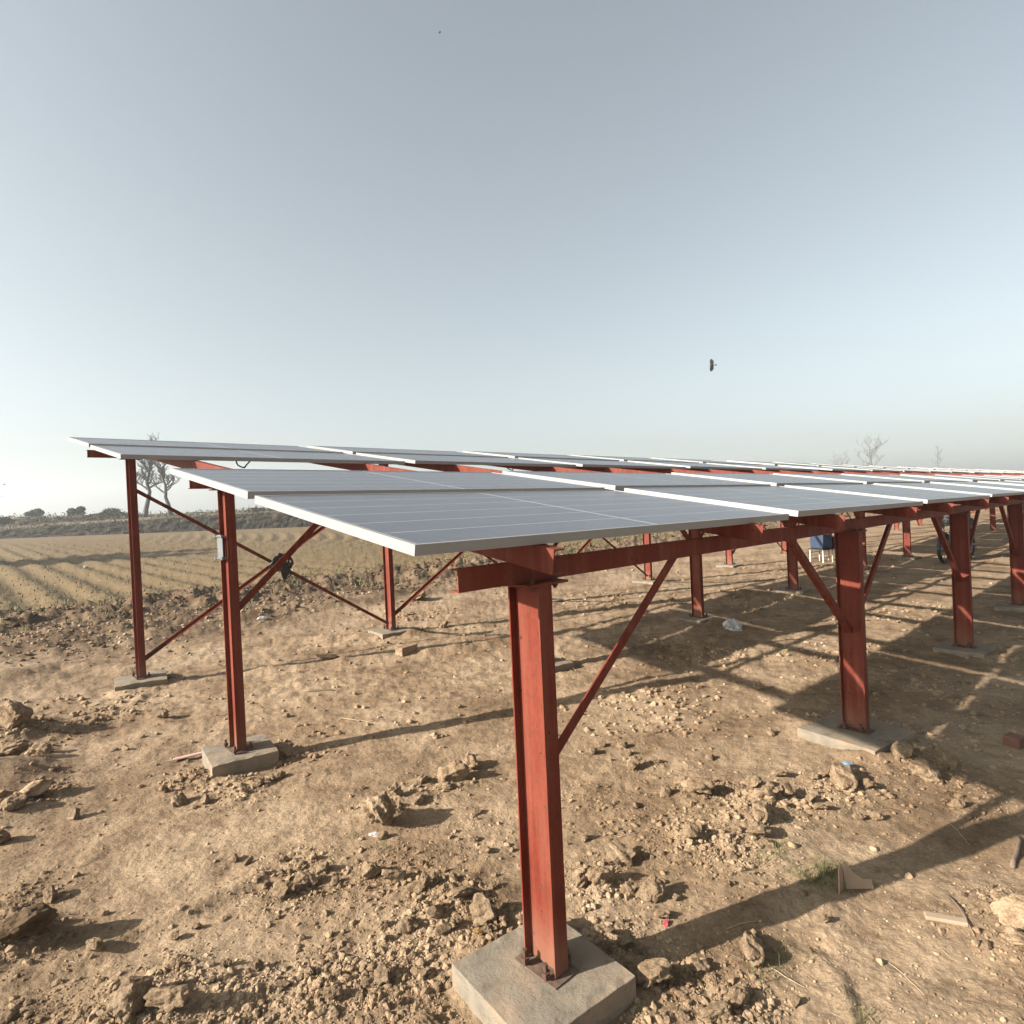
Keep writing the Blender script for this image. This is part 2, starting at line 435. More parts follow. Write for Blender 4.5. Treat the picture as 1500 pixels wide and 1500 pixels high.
# ------------------------------------------------------------------ mesh helpers
class MB:
    def __init__(self): self.v = []; self.f = []
    def add(self, vs, fs):
        o = len(self.v); self.v += [tuple(p) for p in vs]; self.f += [tuple(i + o for i in f) for f in fs]; return self
    def box(self, x0, x1, y0, y1, z0, z1, mtx=None):
        vs = [Vector((x, y, z)) for z in (z0, z1) for y in (y0, y1) for x in (x0, x1)]
        if mtx is not None: vs = [mtx @ p for p in vs]
        return self.add(vs, [(0, 2, 3, 1), (4, 5, 7, 6), (0, 1, 5, 4), (2, 6, 7, 3), (0, 4, 6, 2), (1, 3, 7, 5)])
    def prism(self, prof, z0, z1, mtx=None):
        n = len(prof)
        vs = [Vector((x, y, z0)) for x, y in prof] + [Vector((x, y, z1)) for x, y in prof]
        if mtx is not None: vs = [mtx @ p for p in vs]
        fs = [tuple(reversed(range(n))), tuple(range(n, 2 * n))] + [(i, (i + 1) % n, n + (i + 1) % n, n + i) for i in range(n)]
        return self.add(vs, fs)
    def tube(self, pts, rads, sides=6, cap=True):
        pts = [Vector(p) for p in pts]
        if isinstance(rads, (int, float)): rads = [rads] * len(pts)
        ring = []; a = None
        for i, p in enumerate(pts):
            t = (pts[min(i + 1, len(pts) - 1)] - pts[max(i - 1, 0)])
            if t.length < 1e-9: t = Vector((0, 0, 1))
            t.normalize()
            if a is None: a = t.orthogonal().normalized()
            else:
                a = (a - t * a.dot(t))
                a = a.normalized() if a.length > 1e-6 else t.orthogonal().normalized()
            bb_ = t.cross(a)
            ring.append([p + (a * math.cos(2 * math.pi * k / sides) + bb_ * math.sin(2 * math.pi * k / sides)) * rads[i] for k in range(sides)])
        vs = [q for r_ in ring for q in r_]
        fs = [(i * sides + k, i * sides + (k + 1) % sides, (i + 1) * sides + (k + 1) % sides, (i + 1) * sides + k) for i in range(len(pts) - 1) for k in range(sides)]
        if cap: fs += [tuple(reversed(range(sides))), tuple((len(pts) - 1) * sides + k for k in range(sides))]
        return self.add(vs, fs)
    def mesh(self, name, mat=None, smooth=False):
        me = bpy.data.meshes.new(name)
        me.from_pydata(self.v, [], self.f)
        if mat: me.materials.append(mat)
        if smooth: me.polygons.foreach_set('use_smooth', [True] * len(me.polygons))
        me.update()
        return me
def link(name, me, parent=None, mtx=None):
    o = bpy.data.objects.new(name, me)
    col.objects.link(o)
    if parent is not None: o.parent = parent
    if mtx is not None: o.matrix_local = mtx
    return o
def tag(o, label=None, cat=None, group=None, kind=None):
    if label: o['label'] = label
    if cat: o['category'] = cat
    if group: o['group'] = group
    if kind: o['kind'] = kind
    return o
def empty(name, loc=(0, 0, 0), rz=0.0):
    o = bpy.data.objects.new(name, None); col.objects.link(o)
    o.location = loc; o.rotation_euler = (0, 0, rz); o.empty_display_size = .1
    return o
def np_mesh(name, V, F, mat, smooth=False):
    """V (n,3), F (m,k) with constant k"""
    me = bpy.data.meshes.new(name)
    V = np.ascontiguousarray(V, dtype=np.float32); F = np.ascontiguousarray(F, dtype=np.int32)
    me.vertices.add(len(V)); me.vertices.foreach_set('co', V.ravel())
    k = F.shape[1]
    me.loops.add(F.size); me.loops.foreach_set('vertex_index', F.ravel())
    me.polygons.add(len(F)); me.polygons.foreach_set('loop_start', np.arange(0, F.size, k, dtype=np.int32))
    me.polygons.foreach_set('use_smooth', np.full(len(F), smooth))
    me.materials.append(mat)
    me.update(calc_edges=True)
    return me
def bevel(o, w=.003, seg=1):
    md = o.modifiers.new('bevel', 'BEVEL'); md.width = w; md.segments = seg; md.limit_method = 'ANGLE'
    return o

# ------------------------------------------------------------------ ground sheet
fine_az = np.linspace(-R(47), R(50), 980)
coarse = np.linspace(R(50), R(313), 90)[1:-1]
azs = np.concatenate([fine_az, coarse])
rr = [0.05, .6, 1.2]
r_ = 1.5
while r_ < 520:
    rr.append(r_)
    r_ += min(max(.0060, r_ * r_ / (1.586 * 621) * 1.25), r_ * .06)
rr = np.array(rr)
RRg, AAg = np.meshgrid(rr, azs, indexing='ij')
GX = RRg * np.sin(AAg); GY = RRg * np.cos(AAg)
GZ = height(GX, GY)
nr_, na_ = GX.shape
V = np.stack([GX.ravel(), GY.ravel(), GZ.ravel()], 1)
ii, jj = np.meshgrid(np.arange(nr_ - 1), np.arange(na_), indexing='ij')
j2 = (jj + 1) % na_
F = np.stack([ii * na_ + jj, ii * na_ + j2, (ii + 1) * na_ + j2, (ii + 1) * na_ + jj], -1).reshape(-1, 4)[:, ::-1]
me = np_mesh('ground', V, F, M['soil'], smooth=True)
ca = me.color_attributes.new('zone', 'FLOAT_COLOR', 'POINT')
gs, gn = to_sn(GX.ravel(), GY.ravel())
wob = .5 * perlin(gs * .5, gn * .5, 9)
zone = np.zeros((len(V), 4), np.float32); zone[:, 3] = 1
zone[:, 0] = sstep(15.2, 15.9, gn + wob)
zone[:, 1] = np.clip((.95 * (1 - .75 * sstep(6, 12, gs)) * sstep(8.8, 10.2, gn + 2 * wob + .8 * perlin(gs * .7, gn * .7, 15)) + .50 * sstep(11.6, 13.0, gn + wob + .5 * perlin(gs, gn, 19))) * (1 - sstep(15.1, 15.8, gn + wob)) * (.85 + .9 * perlin(gs * 1.3, gn * 1.3, 29)), 0, 1)
zone[:, 2] = np.clip(rubble_mask(GX.ravel(), GY.ravel()), 0, 1)
ca.data.foreach_set('color', zone.ravel())
ground = link('ground', me); tag(ground, 'dry brown bare earth running out to a furrowed field', kind='structure')

# ------------------------------------------------------------------ clods and gravel
def ico(sub):
    bm = bmesh.new(); bmesh.ops.create_icosphere(bm, subdivisions=sub, radius=1.0)
    bm.verts.ensure_lookup_table()
    v = np.array([x.co[:] for x in bm.verts]); f = np.array([[q.index for q in p.verts] for p in bm.faces])
    bm.free(); return v, f
rs = np.random.RandomState(11)
def rock_verts(sub, seed, cuts=9, rough=.10, flat=.75):
    q = np.random.RandomState(seed)
    v, f = ico(sub)
    v = v.copy()
    for _ in range(cuts):
        d = q.normal(size=3); d /= np.linalg.norm(d)
        lim = q.uniform(.48, .85)
        k = v @ d
        over = np.maximum(k - lim, 0)
        v -= over[:, None] * d[None, :] * .93
    v += (perlin(v[:, 0] * 2.1 + seed, v[:, 1] * 2.1 + v[:, 2] * 1.7, seed)[:, None]) * v * rough * 3
    v += (perlin(v[:, 0] * 6 + seed, v[:, 1] * 6 - v[:, 2] * 5, seed + 3)[:, None]) * v * rough
    v *= np.array([1, q.uniform(.65, .95), flat * q.uniform(.7, 1.05)])
    return v, f
BIG = []
for k in range(10):
    v_, f_ = rock_verts(4, 100 + k, 10, .13)
    BIG.append(np_mesh('dirt_clod', v_, f_, M['clod'], smooth=False))
def _variant(mats, k, matname):
    me2 = BIG[k].copy(); me2.materials[0] = M[matname]; return me2
PALE = [_variant(None, k, 'clod_pale') for k in (1, 4, 7)]
DARK = [_variant(None, k, 'clod_dark') for k in (2, 5, 8)]
YEL = [_variant(None, 3, 'clod_yellow')]
def put_clod(px, py, wpx, label, group=None, pool=BIG, k=None, flat=1.0, stretch=1.0, rz=None, name='dirt_clod', cat='clod', sink=.25):
    gx, gy = ground_at(px, py + wpx * .22, -.075)
    size = wpx / FPX * math.hypot(gx, gy) * .5 * 1.18
    z = h1(gx, gy)
    me_ = pool[(k if k is not None else rng.randrange(len(pool))) % len(pool)]
    o = link(name, me_)
    o.location = (gx, gy, z + size * .66 * flat * (1 - sink))
    o.rotation_euler = (rng.uniform(-.3, .3), rng.uniform(-.3, .3), rng.uniform(0, 6.28) if rz is None else rz)
    o.scale = (size * stretch, size, size * flat)
    tag(o, label, cat, group)
    return o
KEY = [
 (560, 1193, 58, 'largest broken earth clod left of the front footing, with a deep dark shadow', 3, 1.15),
 (957, 1427, 50, 'upright blocky earth lump just right of the front footing', 5, 1.2),
 (1106, 1390, 50, 'brick shaped pale lump lying below the band of post shadow', 6, .75),
 (1080, 1457, 38, 'rounded angular clod below the brick shaped lump at the bottom edge', 1, 1.0),
 (1049, 1483, 36, 'long wedge shaped clod at the bottom edge right of the front footing', 8, .9),
 (708, 1342, 42, 'tall rough clod touching the left edge of the front footing', 2, 1.2),
 (909, 1250, 50, 'wide flat jagged clod overhanging a dark hollow right of the front post', 4, .7),
 (952, 1305, 36, 'cube like pale clod beside a rounder one, right of the front post', 7, 1.1),
 (882, 1290, 34, 'steep clod in the dark hollow close to the right side of front post', 9, 1.1),
 (922, 1306, 24, 'smooth egg shaped clod between the cube like clod and the front post', 0, 1.2),
 (1024, 1160, 38, 'reddish sided clod standing alone between the front post and second post', 5, 1.0),
 (1118, 1200, 38, 'flat topped slab of earth below the row of clods in the right rubble', 6, .8),
 (1108, 1226, 36, 'slanting pale wedge of earth leaning on the flat topped slab', 3, .9),
 (1101, 1150, 28, 'upper left clod of the group of three in the right rubble', 2, 1.0),
 (1125, 1172, 28, 'round central clod of the group of three in the right rubble', 0, 1.0),
 (1154, 1167, 24, 'right hand clod of the group of three in the right rubble', 8, .9),
 (1240, 1141, 48, 'long low brick like lump beside the blue scrap of plastic', 6, .65),
 (1357, 1131, 38, 'solitary round lump right of the second front footing', 1, .9),
 (688, 1118, 28, 'rounded lump left of the front post near the straight post shadow', 7, 1.0),
 (664, 1135, 38, 'pointed lump left of the front post beside a smaller rounded one', 9, 1.1),
 (546, 1278, 32, 'sloping clod below the largest clod on the left of front post', 4, 1.0),
 (578, 1286, 30, 'faceted clod immediately right of the sloping one, left of front post', 8, 1.1),
 (620, 1298, 24, 'sharp tetrahedral clod with a bright left face, left of front post', 2, 1.2),
 (676, 1314, 34, 'broad pale crumbly clod above the tall clod by the front footing', 5, .8),
 (638, 1342, 28, 'squat clod midway between the sharp clod and the front footing', 1, .8),
 (600, 1358, 28, 'clod with a dark right half in the rubble left of the front footing', 3, 1.0),
 (412, 1308, 30, 'lowest clod of the chain of clods below the left middle footing', 0, .9),
 (452, 1288, 28, 'middle clod of the chain of clods below the left middle footing', 9, .9),
 (472, 1272, 22, 'upper clod of the chain of clods below the left middle footing', 4, .9),
 (44, 1166, 44, 'flat grey stone at the left edge of the picture', 6, .5),
 (38, 1378, 58, 'dark lumpy mound clod near the lower left corner', 5, .7),
 (200, 1482, 50, 'big wedge of earth at the bottom left edge of the picture', 3, 1.0),
 (250, 1486, 50, 'shaded big block of earth right of the wedge at bottom left', 8, 1.0),
 (1494, 1350, 50, 'large smooth pale stone cut by the right edge of the picture', 0, .7),
 (1498, 1385, 34, 'smaller pale stone under the large one at the right edge', 7, .6),
 (916, 1378, 30, 'clod lying in the post shadow against the front footing', 2, 1.0),
 (264, 1168, 26, 'ring shaped clod left below the left middle footing', 1, .7),
 (1322, 1108, 28, 'cluster lump touching the corner of the second front footing', 4, 1.0),
 (613, 884, 22, 'large clod beside the second back post against the dark berm', 5, 1.2),
]
for px, py, w, lab, k, fl in KEY:
    pool = BIG
    if 'pale stone' in lab or 'grey stone' in lab: pool, k = PALE, k % 3
    elif 'dark lumpy' in lab: pool, k = DARK, 0
    put_clod(px, py, w, lab, None, pool, k, fl)
put_clod(700, 1374, 18, 'small yellow stone at the left edge of the front footing', None, YEL, 0, .9, name='yellow_stone', cat='stone')
put_clod(480, 962, 24, 'white elongated stone on the bare ground below the second back post', None, PALE, 1, .5, 1.5, 0.2, name='white_stone', cat='stone')
SMALLK = [(616, 1169, 18), (621, 1142, 16), (581, 1164, 22), (614, 1175, 16), (638, 1288, 15), (562, 1360, 15), (648, 1368, 22), (664, 1362, 16), (738, 1352, 16),
 (698, 1188, 11), (694, 1228, 11), (710, 1246, 17), (560, 1434, 28), (622, 1426, 18), (998, 1148, 22), (1127, 1241, 15), (851, 1292, 26), (971, 1337, 22), (990, 1316, 11),
 (894, 1368, 15), (1026, 1414, 24), (1209, 1348, 15), (1012, 1234, 24), (856, 1227, 16), (1273, 1155, 20), (1260, 1197, 15), (1283, 1197, 15), (1203, 1187, 17), (1187, 1177, 18),
 (1143, 1135, 18), (1188, 1140, 17), (1208, 1137, 15), (1403, 1178, 15), (1323, 1098, 15), (1387, 1118, 24), (1473, 1330, 17), (1497, 1447, 18), (12, 1120, 30), (24, 1078, 36),
 (108, 1196, 16), (344, 1256, 12), (364, 1260, 13), (416, 1260, 14), (440, 1302, 16), (140, 1388, 22), (256, 1372, 12), (288, 1356, 12), (378, 1420, 14), (332, 1418, 14), (488, 1460, 24),
 (396, 1136, 16), (650, 919, 16), (920, 1102, 12), (930, 1120, 22), (880, 1090, 14), (912, 1092, 16), (960, 1115, 12), (560, 1225, 16), (870, 1100, 14), (1040, 1110, 12), (1130, 1075, 14), (1110, 1010, 14),
 (240, 1050, 14), (330, 1420, 12), (20, 1190, 26), (60, 1105, 20), (0, 1230, 22), (700, 1372, 12), (240, 1156, 14), (380, 1145, 16), (412, 1132, 14), (360, 1160, 12), (300, 1170, 14)]
SL = 'small dry earth clod among others lying loose on the bare ground'
SG = 'loose small earth clods'
def to_px(X, Y, Z):
    d = Vector((X, Y, Z - CAM_H)); f = d.dot(_fw)
    return 750 + FPX * d.dot(_cr) / f, 750 - FPX * d.dot(_cu) / f
def region(px, py):
    if py < 1000: return ('small earth clod on the open ground behind the first posts', 'clods on the ground behind the first posts')
    if px < 480 and py < 1215 and px > 120: return ('small earth clod lying around the left middle footing', 'clods around the left middle footing')
    if px <= 220: return ('small earth clod near the left edge of the picture', 'clods near the left edge')
    if px < 790: return ('small earth clod in the rubble left of the front post', 'clods in the rubble left of the front post')
    if px < 1060 and py > 1215: return ('small earth clod lying close to the right side of the front footing', 'clods right of the front footing')
    if py < 1080: return ('small earth clod on the ground between front post and second footing', 'clods between the front and second posts')
    if py < 1290: return ('small earth clod in the rubble in front of the second footing', 'clods in front of the second footing')
    return ('small earth clod on the smooth earth at lower right', 'clods on the smooth earth at lower right')
n_small = 0
for px, py, w in SMALLK:
    put_clod(px, py, w, *region(px, py)); n_small += 1
def sample_rubble(count, rmax, power=1.0, seed=1, floor=.02, rmin=1.5):
    q = np.random.RandomState(seed); out = []
    got = 0
    while got < count:
        px = q.uniform(-60, 1560, 60000); py = 1560 - (1560 - 812) * q.uniform(0, 1, 60000) ** 1.0
        x = (px - 750) / FPX; y = (py - 750) / FPX
        fw, cr, cu = np.array(_fw), np.array(_cr), np.array(_cu)
        d = fw[None] + x[:, None] * cr[None] - y[:, None] * cu[None]
        t = (-.075 - CAM_H) / d[:, 2]
        X, Y = d[:, 0] * t, d[:, 1] * t
        mk = rubble_mask(X, Y) ** power + floor
        ok = (q.uniform(0, 1, len(mk)) < mk) & (np.hypot(X, Y) < rmax) & (np.hypot(X, Y) > rmin + .8 * perlin(X, Y, 5) * (rmin > 2))
        s, n = to_sn(X, Y)
        for k_, r__, i_, ss, nn, side, turn, drop in SLABS[:24]:
            ok &= ~((np.abs(s - ss) < side * .56) & (np.abs(n - nn) < side * .56))
        out.append(np.stack([X[ok], Y[ok]], 1)); got += ok.sum()
    return np.concatenate(out)[:count]
# the individual ones
pts = sample_rubble(300 - n_small, 12, 1.4, 5, .01)
zz = height(pts[:, 0], pts[:, 1])
for (x, y), z in zip(pts, zz):
    r0 = math.hypot(x, y)
    size = min(rng.lognormvariate(math.log(.0135), .35) * (1 + .10 * r0), .06)
    o = link('dirt_clod', BIG[rng.randrange(10)])
    o.location = (x, y, z + size * .35)
    o.rotation_euler = (rng.uniform(-.5, .5), rng.uniform(-.5, .5), rng.uniform(0, 6.28))
    o.scale = (size * rng.uniform(.9, 1.3), size, size * rng.uniform(.7, 1.1))
    lb, gp = region(*to_px(x, y, z)); tag(o, lb, 'clod', gp)
def scatter(name, label, count, rmax, smin, smax, sub, mat, seed, power, floor, grow=.0, given=None, rmin=1.5):
    P_ = sample_rubble(count, rmax, power, seed, floor, rmin) if given is None else given
    Z_ = height(P_[:, 0], P_[:, 1])
    q = np.random.RandomState(seed + 9)
    vars_ = [rock_verts(sub, 300 + seed * 10 + k, 6, .12) for k in range(8)]
    Vs, Fs, off = [], [], 0
    grp = q.randint(0, 8, count)
    for k in range(8):
        idx = np.where(grp == k)[0]
        if not len(idx): continue
        bv, bf = vars_[k]
        n = len(idx)
        a = q.uniform(0, 2 * np.pi, n); tl = q.uniform(-.5, .5, n)
        dist = np.hypot(P_[idx, 0], P_[idx, 1])
        sz = np.exp(q.uniform(np.log(smin), np.log(smax), n)) * (1 + grow * dist)
        ca_, sa_, ct, stt = np.cos(a), np.sin(a), np.cos(tl), np.sin(tl)
        x, y, z = bv[:, 0][None], bv[:, 1][None], bv[:, 2][None]
        y2 = y * ct[:, None] - z * stt[:, None]; z2 = y * stt[:, None] + z * ct[:, None]
        X = (x * ca_[:, None] - y2 * sa_[:, None]) * sz[:, None] + P_[idx, 0][:, None]
        Y = (x * sa_[:, None] + y2 * ca_[:, None]) * sz[:, None] + P_[idx, 1][:, None]
        Zz = z2 * sz[:, None] + (Z_[idx] + sz * .12)[:, None]
        Vs.append(np.stack([X, Y, Zz], -1).reshape(-1, 3))
        Fs.append((bf[None] + (np.arange(n) * len(bv))[:, None, None]).reshape(-1, 3) + off)
        off += n * len(bv)
    me_ = np_mesh(name, np.concatenate(Vs), np.concatenate(Fs), mat)
    return tag(link(name, me_), label, kind='stuff')
scatter('earth_rubble', 'crumbled earth lumps strewn over the bare ground', 3200, 13, .006, .017, 2, M['clod'], 21, 1.3, .01, .09)
scatter('gravel', 'fine crumbs of dry soil over the bare ground', 26000, 8, .0016, .0062, 1, M['clod'], 22, 1.1, .03, .10)
scatter('broken_clods', 'broken clods of dry earth over the ground under the panels', 3000, 24, .007, .027, 2, M['clod'], 25, 1.0, .05, .05, None, 4.6)
scatter('pale_grit', 'pale grit and chips scattered over the bare ground', 1500, 9, .003, .007, 1, M['clod_pale'], 23, .8, .06, .10)

# heaped clods of turned earth along the edge of the field
q = np.random.RandomState(41)
n_ = 15000
S_ = q.uniform(-9, 42, n_); N_ = q.uniform(8.8, 15.9, n_)
k_ = q.uniform(0, 1, n_) < np.clip(.6 + 1.3 * perlin(S_ * .6, N_ * .9, 43), 0, 1) * (.55 * sstep(8.8, 10.5, N_) + .45 * sstep(11.5, 12.8, N_))
S_, N_ = S_[k_], N_[k_]
PB_ = np.stack([SD.x * S_ + ND.x * N_, SD.y * S_ + ND.y * N_], 1)
scatter('turned_clods', 'dark turned clods heaped along the edge of the field', len(PB_), 99, .014, .062, 2, M['clod_dark'], 24, 1, 0, 0, PB_)
# ------------------------------------------------------------------ concrete footings
ORD = ['first', 'second', 'third', 'fourth', 'fifth', 'sixth', 'seventh', 'eighth', 'ninth', 'tenth', 'eleventh', 'twelfth', 'thirteenth', 'fourteenth', 'fifteenth', 'sixteenth',
       'seventeenth', 'eighteenth', 'nineteenth', 'twentieth']
ROWNAME = ['front', 'middle', 'back']
def slab_mesh(seed):
    bm = bmesh.new()
    bmesh.ops.create_cube(bm, size=1.0)
    bmesh.ops.subdivide_edges(bm, edges=bm.edges[:], cuts=9, use_grid_fill=True)
    q = random.Random(seed)
    for v in bm.verts:
        p = np.array([v.co.x * 3 + seed, v.co.y * 3]); e = max(abs(v.co.x), abs(v.co.y))
        nzv = float(perlin(np.array([v.co.x * 4 + seed * 3.1]), np.array([v.co.y * 4 + v.co.z * 5]), seed)[0])
        k = 1 - .03 * abs(nzv) * (e > .49)
        v.co.x *= k; v.co.y *= k
        if v.co.z > .49: v.co.z += .012 * nzv - (.05 * abs(nzv) if e > .49 else 0)
    me_ = bpy.data.meshes.new('concrete_footing'); bm.to_mesh(me_); bm.free()
    me_.materials.append(M['concrete']); return me_
slabs = [slab_mesh(k) for k in range(4)]
for k, r_, i, ss, nn, side, turn, drop in SLABS:
    o = link('concrete_footing', slabs[(i + r_) % 4])
    ox, on = (0.0, 0.0)
    if (k, r_, i) == (0, 0, 0): ox, on = -.007, -.001
    o.location = SN(ss + ox, nn + on, -.15)
    o.rotation_euler = (0, 0, ROTZ + turn)
    o.scale = (side, side, .30)
    md = o.modifiers.new('bevel', 'BEVEL'); md.width = .008; md.segments = 2; md.limit_method = 'ANGLE'; md.angle_limit = R(50)
    n_ = k * 4 + i
    lab = 'square concrete footing under the %s post from the left in the %s row' % (ORD[n_], ROWNAME[r_])
    tag(o, lab, 'footing', 'concrete footings under the steel posts')

# ------------------------------------------------------------------ steel frames
ZP0, SLOPE = 1.4922, 0.161
def zp(n): return ZP0 + SLOPE * (n - 1.3831)
FR_T = .031
RAF_H, GIR_H = .080, .073
PD, PB, PT = .150, .064, .006            # post depth across, flange width, plate
def i_profile():
    d, b_, t = PD / 2, PB / 2, PT
    w = .0035
    return [(-b_, -d), (b_, -d), (b_, -d + t), (w, -d + t), (w, d - t), (b_, d - t), (b_, d), (-b_, d), (-b_, d - t), (-w, d - t), (-w, -d + t), (-b_, -d + t)]
def c_profile(hh, bb_, t, flip=1):        # in (depth, height): web at 0, flanges going to +depth
    return [(0, 0), (flip * bb_, 0), (flip * bb_, t), (flip * t, t), (flip * t, hh - t), (flip * bb_, hh - t), (flip * bb_, hh), (0, hh)]
ROW_ZG = [zp(n) - FR_T - RAF_H - .004 - GIR_H for n in ROW_N]       # underside of girders
post_me = []
for r_ in range(3):
    top = ROW_ZG[r_] - .010
    mb = MB(); mb.prism(i_profile(), .009, top)
    post_me.append(mb.mesh('post', M['paint']))
bp_me = MB().box(-.058, .058, -.100, .100, -.006, .0045).mesh('base_plate', M['grout'])
cp_me = [MB().box(-.085, .105, -.085, .085, ROW_ZG[r_] - .010, ROW_ZG[r_] - .001).mesh('cap_plate', M['paint']) for r_ in range(3)]
mb = MB(); mb.tube([(0, 0, -.02), (0, 0, .052)], .008, 8); mb.tube([(0, 0, .009), (0, 0, .027)], .016, 6)
bolt_me = mb.mesh('anchor_bolt', M['rust'])
mb = MB(); mb.tube([(0, 0, -.02), (0, 0, .016)], .006, 8); mb.tube([(0, 0, .0), (0, 0, .009)], .011, 6)
sbolt_me = mb.mesh('bolt', M['rust'])
def angle_bar(p, q, leg, t=.005, up=Vector((0, 0, 1)), side=1, flip=1):
    p, q = Vector(p), Vector(q)
    d = (q - p); L = d.length; d.normalize()
    y = Vector((0, side, 0)); y = (y - d * y.dot(d)).normalized(); x = y.cross(d)
    mt = Matrix((x, y, d)).transposed().to_4x4(); mt.translation = p
    mb = MB(); mb.prism([(0, 0), (flip * leg, 0), (flip * leg, t), (flip * t, t), (flip * t, leg), (0, leg)][::flip], 0, L, mt)
    return mb
RAF_OFF = (.46, 1.85)
mb = MB(); mb.tube([(-.0012, 0, 0), (.0005, 0, 0)], .0042, 8); mark_me = mb.mesh('hole_disc', M['rust'])  # thin dark discs in place of open bolt holes in the web
def frame(k):
    s0 = PANEL_S0[k]
    root = empty('mounting_frame', SN(s0, ROW_N[0], 0), ROTZ)
    lab = ['red painted steel frame under the nearest group of solar panels, left end in full view', 'red painted steel frame under the second group of solar panels, adjoining the nearest one',
           'red painted steel frame under the third group of panels, far along the rows', 'farthest red painted steel frame at the vanishing end of the rows'][k]
    tag(root, lab, 'steel frame', 'red steel frames carrying the solar panels')
    base_n = ROW_N[0]
    for r_ in range(3):
        nl = ROW_N[r_] - base_n
        for i in range(4):
            dx, dn = FIX.get((k, r_, i), (0, 0))
            ps = POST_S0[k] + 2.98 * i - s0 + dx
            pl = nl + dn
            tm = Matrix.Translation((ps, pl, 0))
            p = link('post', post_me[r_], root, tm)
            if k < 2:
                link('base_plate', bp_me, p); link('cap_plate', cp_me[r_], p)
            else:
                link('cap_plate', cp_me[r_], p)
            if k == 0 or (k == 1 and r_ < 3):
                for a in (-1, 1):
                    for b_ in (-1, 1):
                        link('anchor_bolt', bolt_me, p, Matrix.Translation((a * .052, b_ * (.092 if r_ else .050), .006)))
            if k == 0:
                zt_ = ROW_ZG[r_]
                for a in (-1, 1):
                    link('bolt', sbolt_me, p, Matrix.Translation((.01 + a * .055, -.060, zt_ - .001)))
                    link('bolt', sbolt_me, p, Matrix.Translation((.01 + a * .055, -.060, zt_ - .010)) @ Matrix.Rotation(math.pi, 4, 'X'))
            if (k, r_, i) == (0, 0, 0):
                for hy, hz in [(.004, 1.225), (-.030, 1.15), (.012, 1.12), (-.038, 1.07), (-.008, 1.02), (.010, .93), (-.034, .90), (-.006, .83), (.018, .80), (-.036, .73), (.004, .64), (-.030, .56), (.010, .47), (-.034, .36), (.006, .27)]:
                    link('hole_disc', mark_me, p, Matrix.Translation((-.0035, hy, hz)))
            # braces
            zt = ROW_ZG[r_]
            if r_ < 2:
                zl, run = (.65, .90) if r_ == 0 else (.93, .98)
                for sg in (-1, 1):
                    if sg < 0 and i == 0 and k == 0: continue
                    if sg > 0 and i == 3 and k == 3: continue
                    q = angle_bar((ps + sg * .033, pl - .010, zl), (ps + sg * run, pl - .010, zt - .002), .038 if r_ == 0 else .046, .005, side=1, flip=-sg)
                    link('knee_brace', q.mesh('knee_brace', M['paint']), root)
        x0 = [.24, .30, .17][r_]
        if k: x0 = .1 if k == 1 else -.2
        x1 = 12.0 if k < 3 else 12.4
        # girder: channel, web towards the front, lying along the row
        mb = MB()
        mt = Matrix(((0, 0, 1, 0), (1, 0, 0, nl - .02), (0, 1, 0, ROW_ZG[r_]), (0, 0, 0, 1)))
        mb.prism(c_profile(GIR_H, .040, .005), x0, x1, mt)
        link('girder', mb.mesh('girder', M['paint']), root)
    nl = ROW_N[2] - base_n
    for i in range(3 if k else 3):
        a = POST_S0[k] + 2.98 * i - s0 + .03; c_ = a + 2.98 - .06
        zt = ROW_ZG[2]
        q = angle_bar((a, nl - .012, zt - .31), (c_, nl - .012, .10), .038, .005, side=1); link('cross_brace', q.mesh('cross_brace', M['paint']), root)
        q = angle_bar((a, nl + .012, .16), (c_, nl + .012, zt - .31), .038, .005, side=-1); link('cross_brace', q.mesh('cross_brace', M['paint']), root)
    # rafters follow the slope across all three girders
    n0, n1 = 1.33, 7.42
    L = math.hypot(n1 - n0, (n1 - n0) * SLOPE)
    sl = math.atan(SLOPE)
    yd = Vector((0, math.cos(sl), math.sin(sl))); zd = Vector((0, -math.sin(sl), math.cos(sl)))
    mt = Matrix((Vector((1, 0, 0)), zd, yd)).transposed().to_4x4()
    mt.translation = Vector((0, n0 - base_n, zp(n0) - FR_T - RAF_H - .002))
    mb = MB(); mb.prism(c_profile(RAF_H, .045, .005), 0, L, mt)
    if k == 0: frame.raf = mb.mesh('rafter', M['paint'])
    for j in range(5):
        for off in RAF_OFF:
            link('rafter', frame.raf, root, Matrix.Translation((j * 2.395 + off, 0, 0)))
    return root
frames = [frame(k) for k in range(4)]

# ------------------------------------------------------------------ solar panels
th = math.atan(SLOPE)
fr = MB()
w_ = .030; zt = 0.0
fr.box(0, PL, 0, .0115, -FR_T, zt); fr.box(0, PL, PW - .0115, PW, -FR_T, zt)
fr.box(0, .0115, .0115, PW - .0115, -FR_T, zt); fr.box(PL - .0115, PL, .0115, PW - .0115, -FR_T, zt)
frame_me = fr.mesh('panel_frame', M['alu'])
glass_me = MB().box(.0115, PL - .0115, .0115, PW - .0115, -.0065, -.0025).mesh('glass', M['glass'])
back_me = MB().box(.0118, PL - .0118, .0118, PW - .0118, -.0095, -.0068).mesh('backsheet', M['backsheet'])
mb = MB(); mb.box(PL / 2 - .06, PL / 2 + .06, PW - .16, PW - .10, -.028, -.0095)
jb_me = mb.mesh('junction_box', M['box_black'])
ROWW = ['front row of the lower tier', 'rear row of the lower tier', 'front row of the upper tier', 'rear row of the upper tier']
NS = [1.3831, 1.3831 + 1.134 + .057, 1.3831 + 2 * 1.134 + .057 + 1.2066, 1.3831 + 3 * 1.134 + 2 * .057 + 1.2066]
prng = random.Random(8)
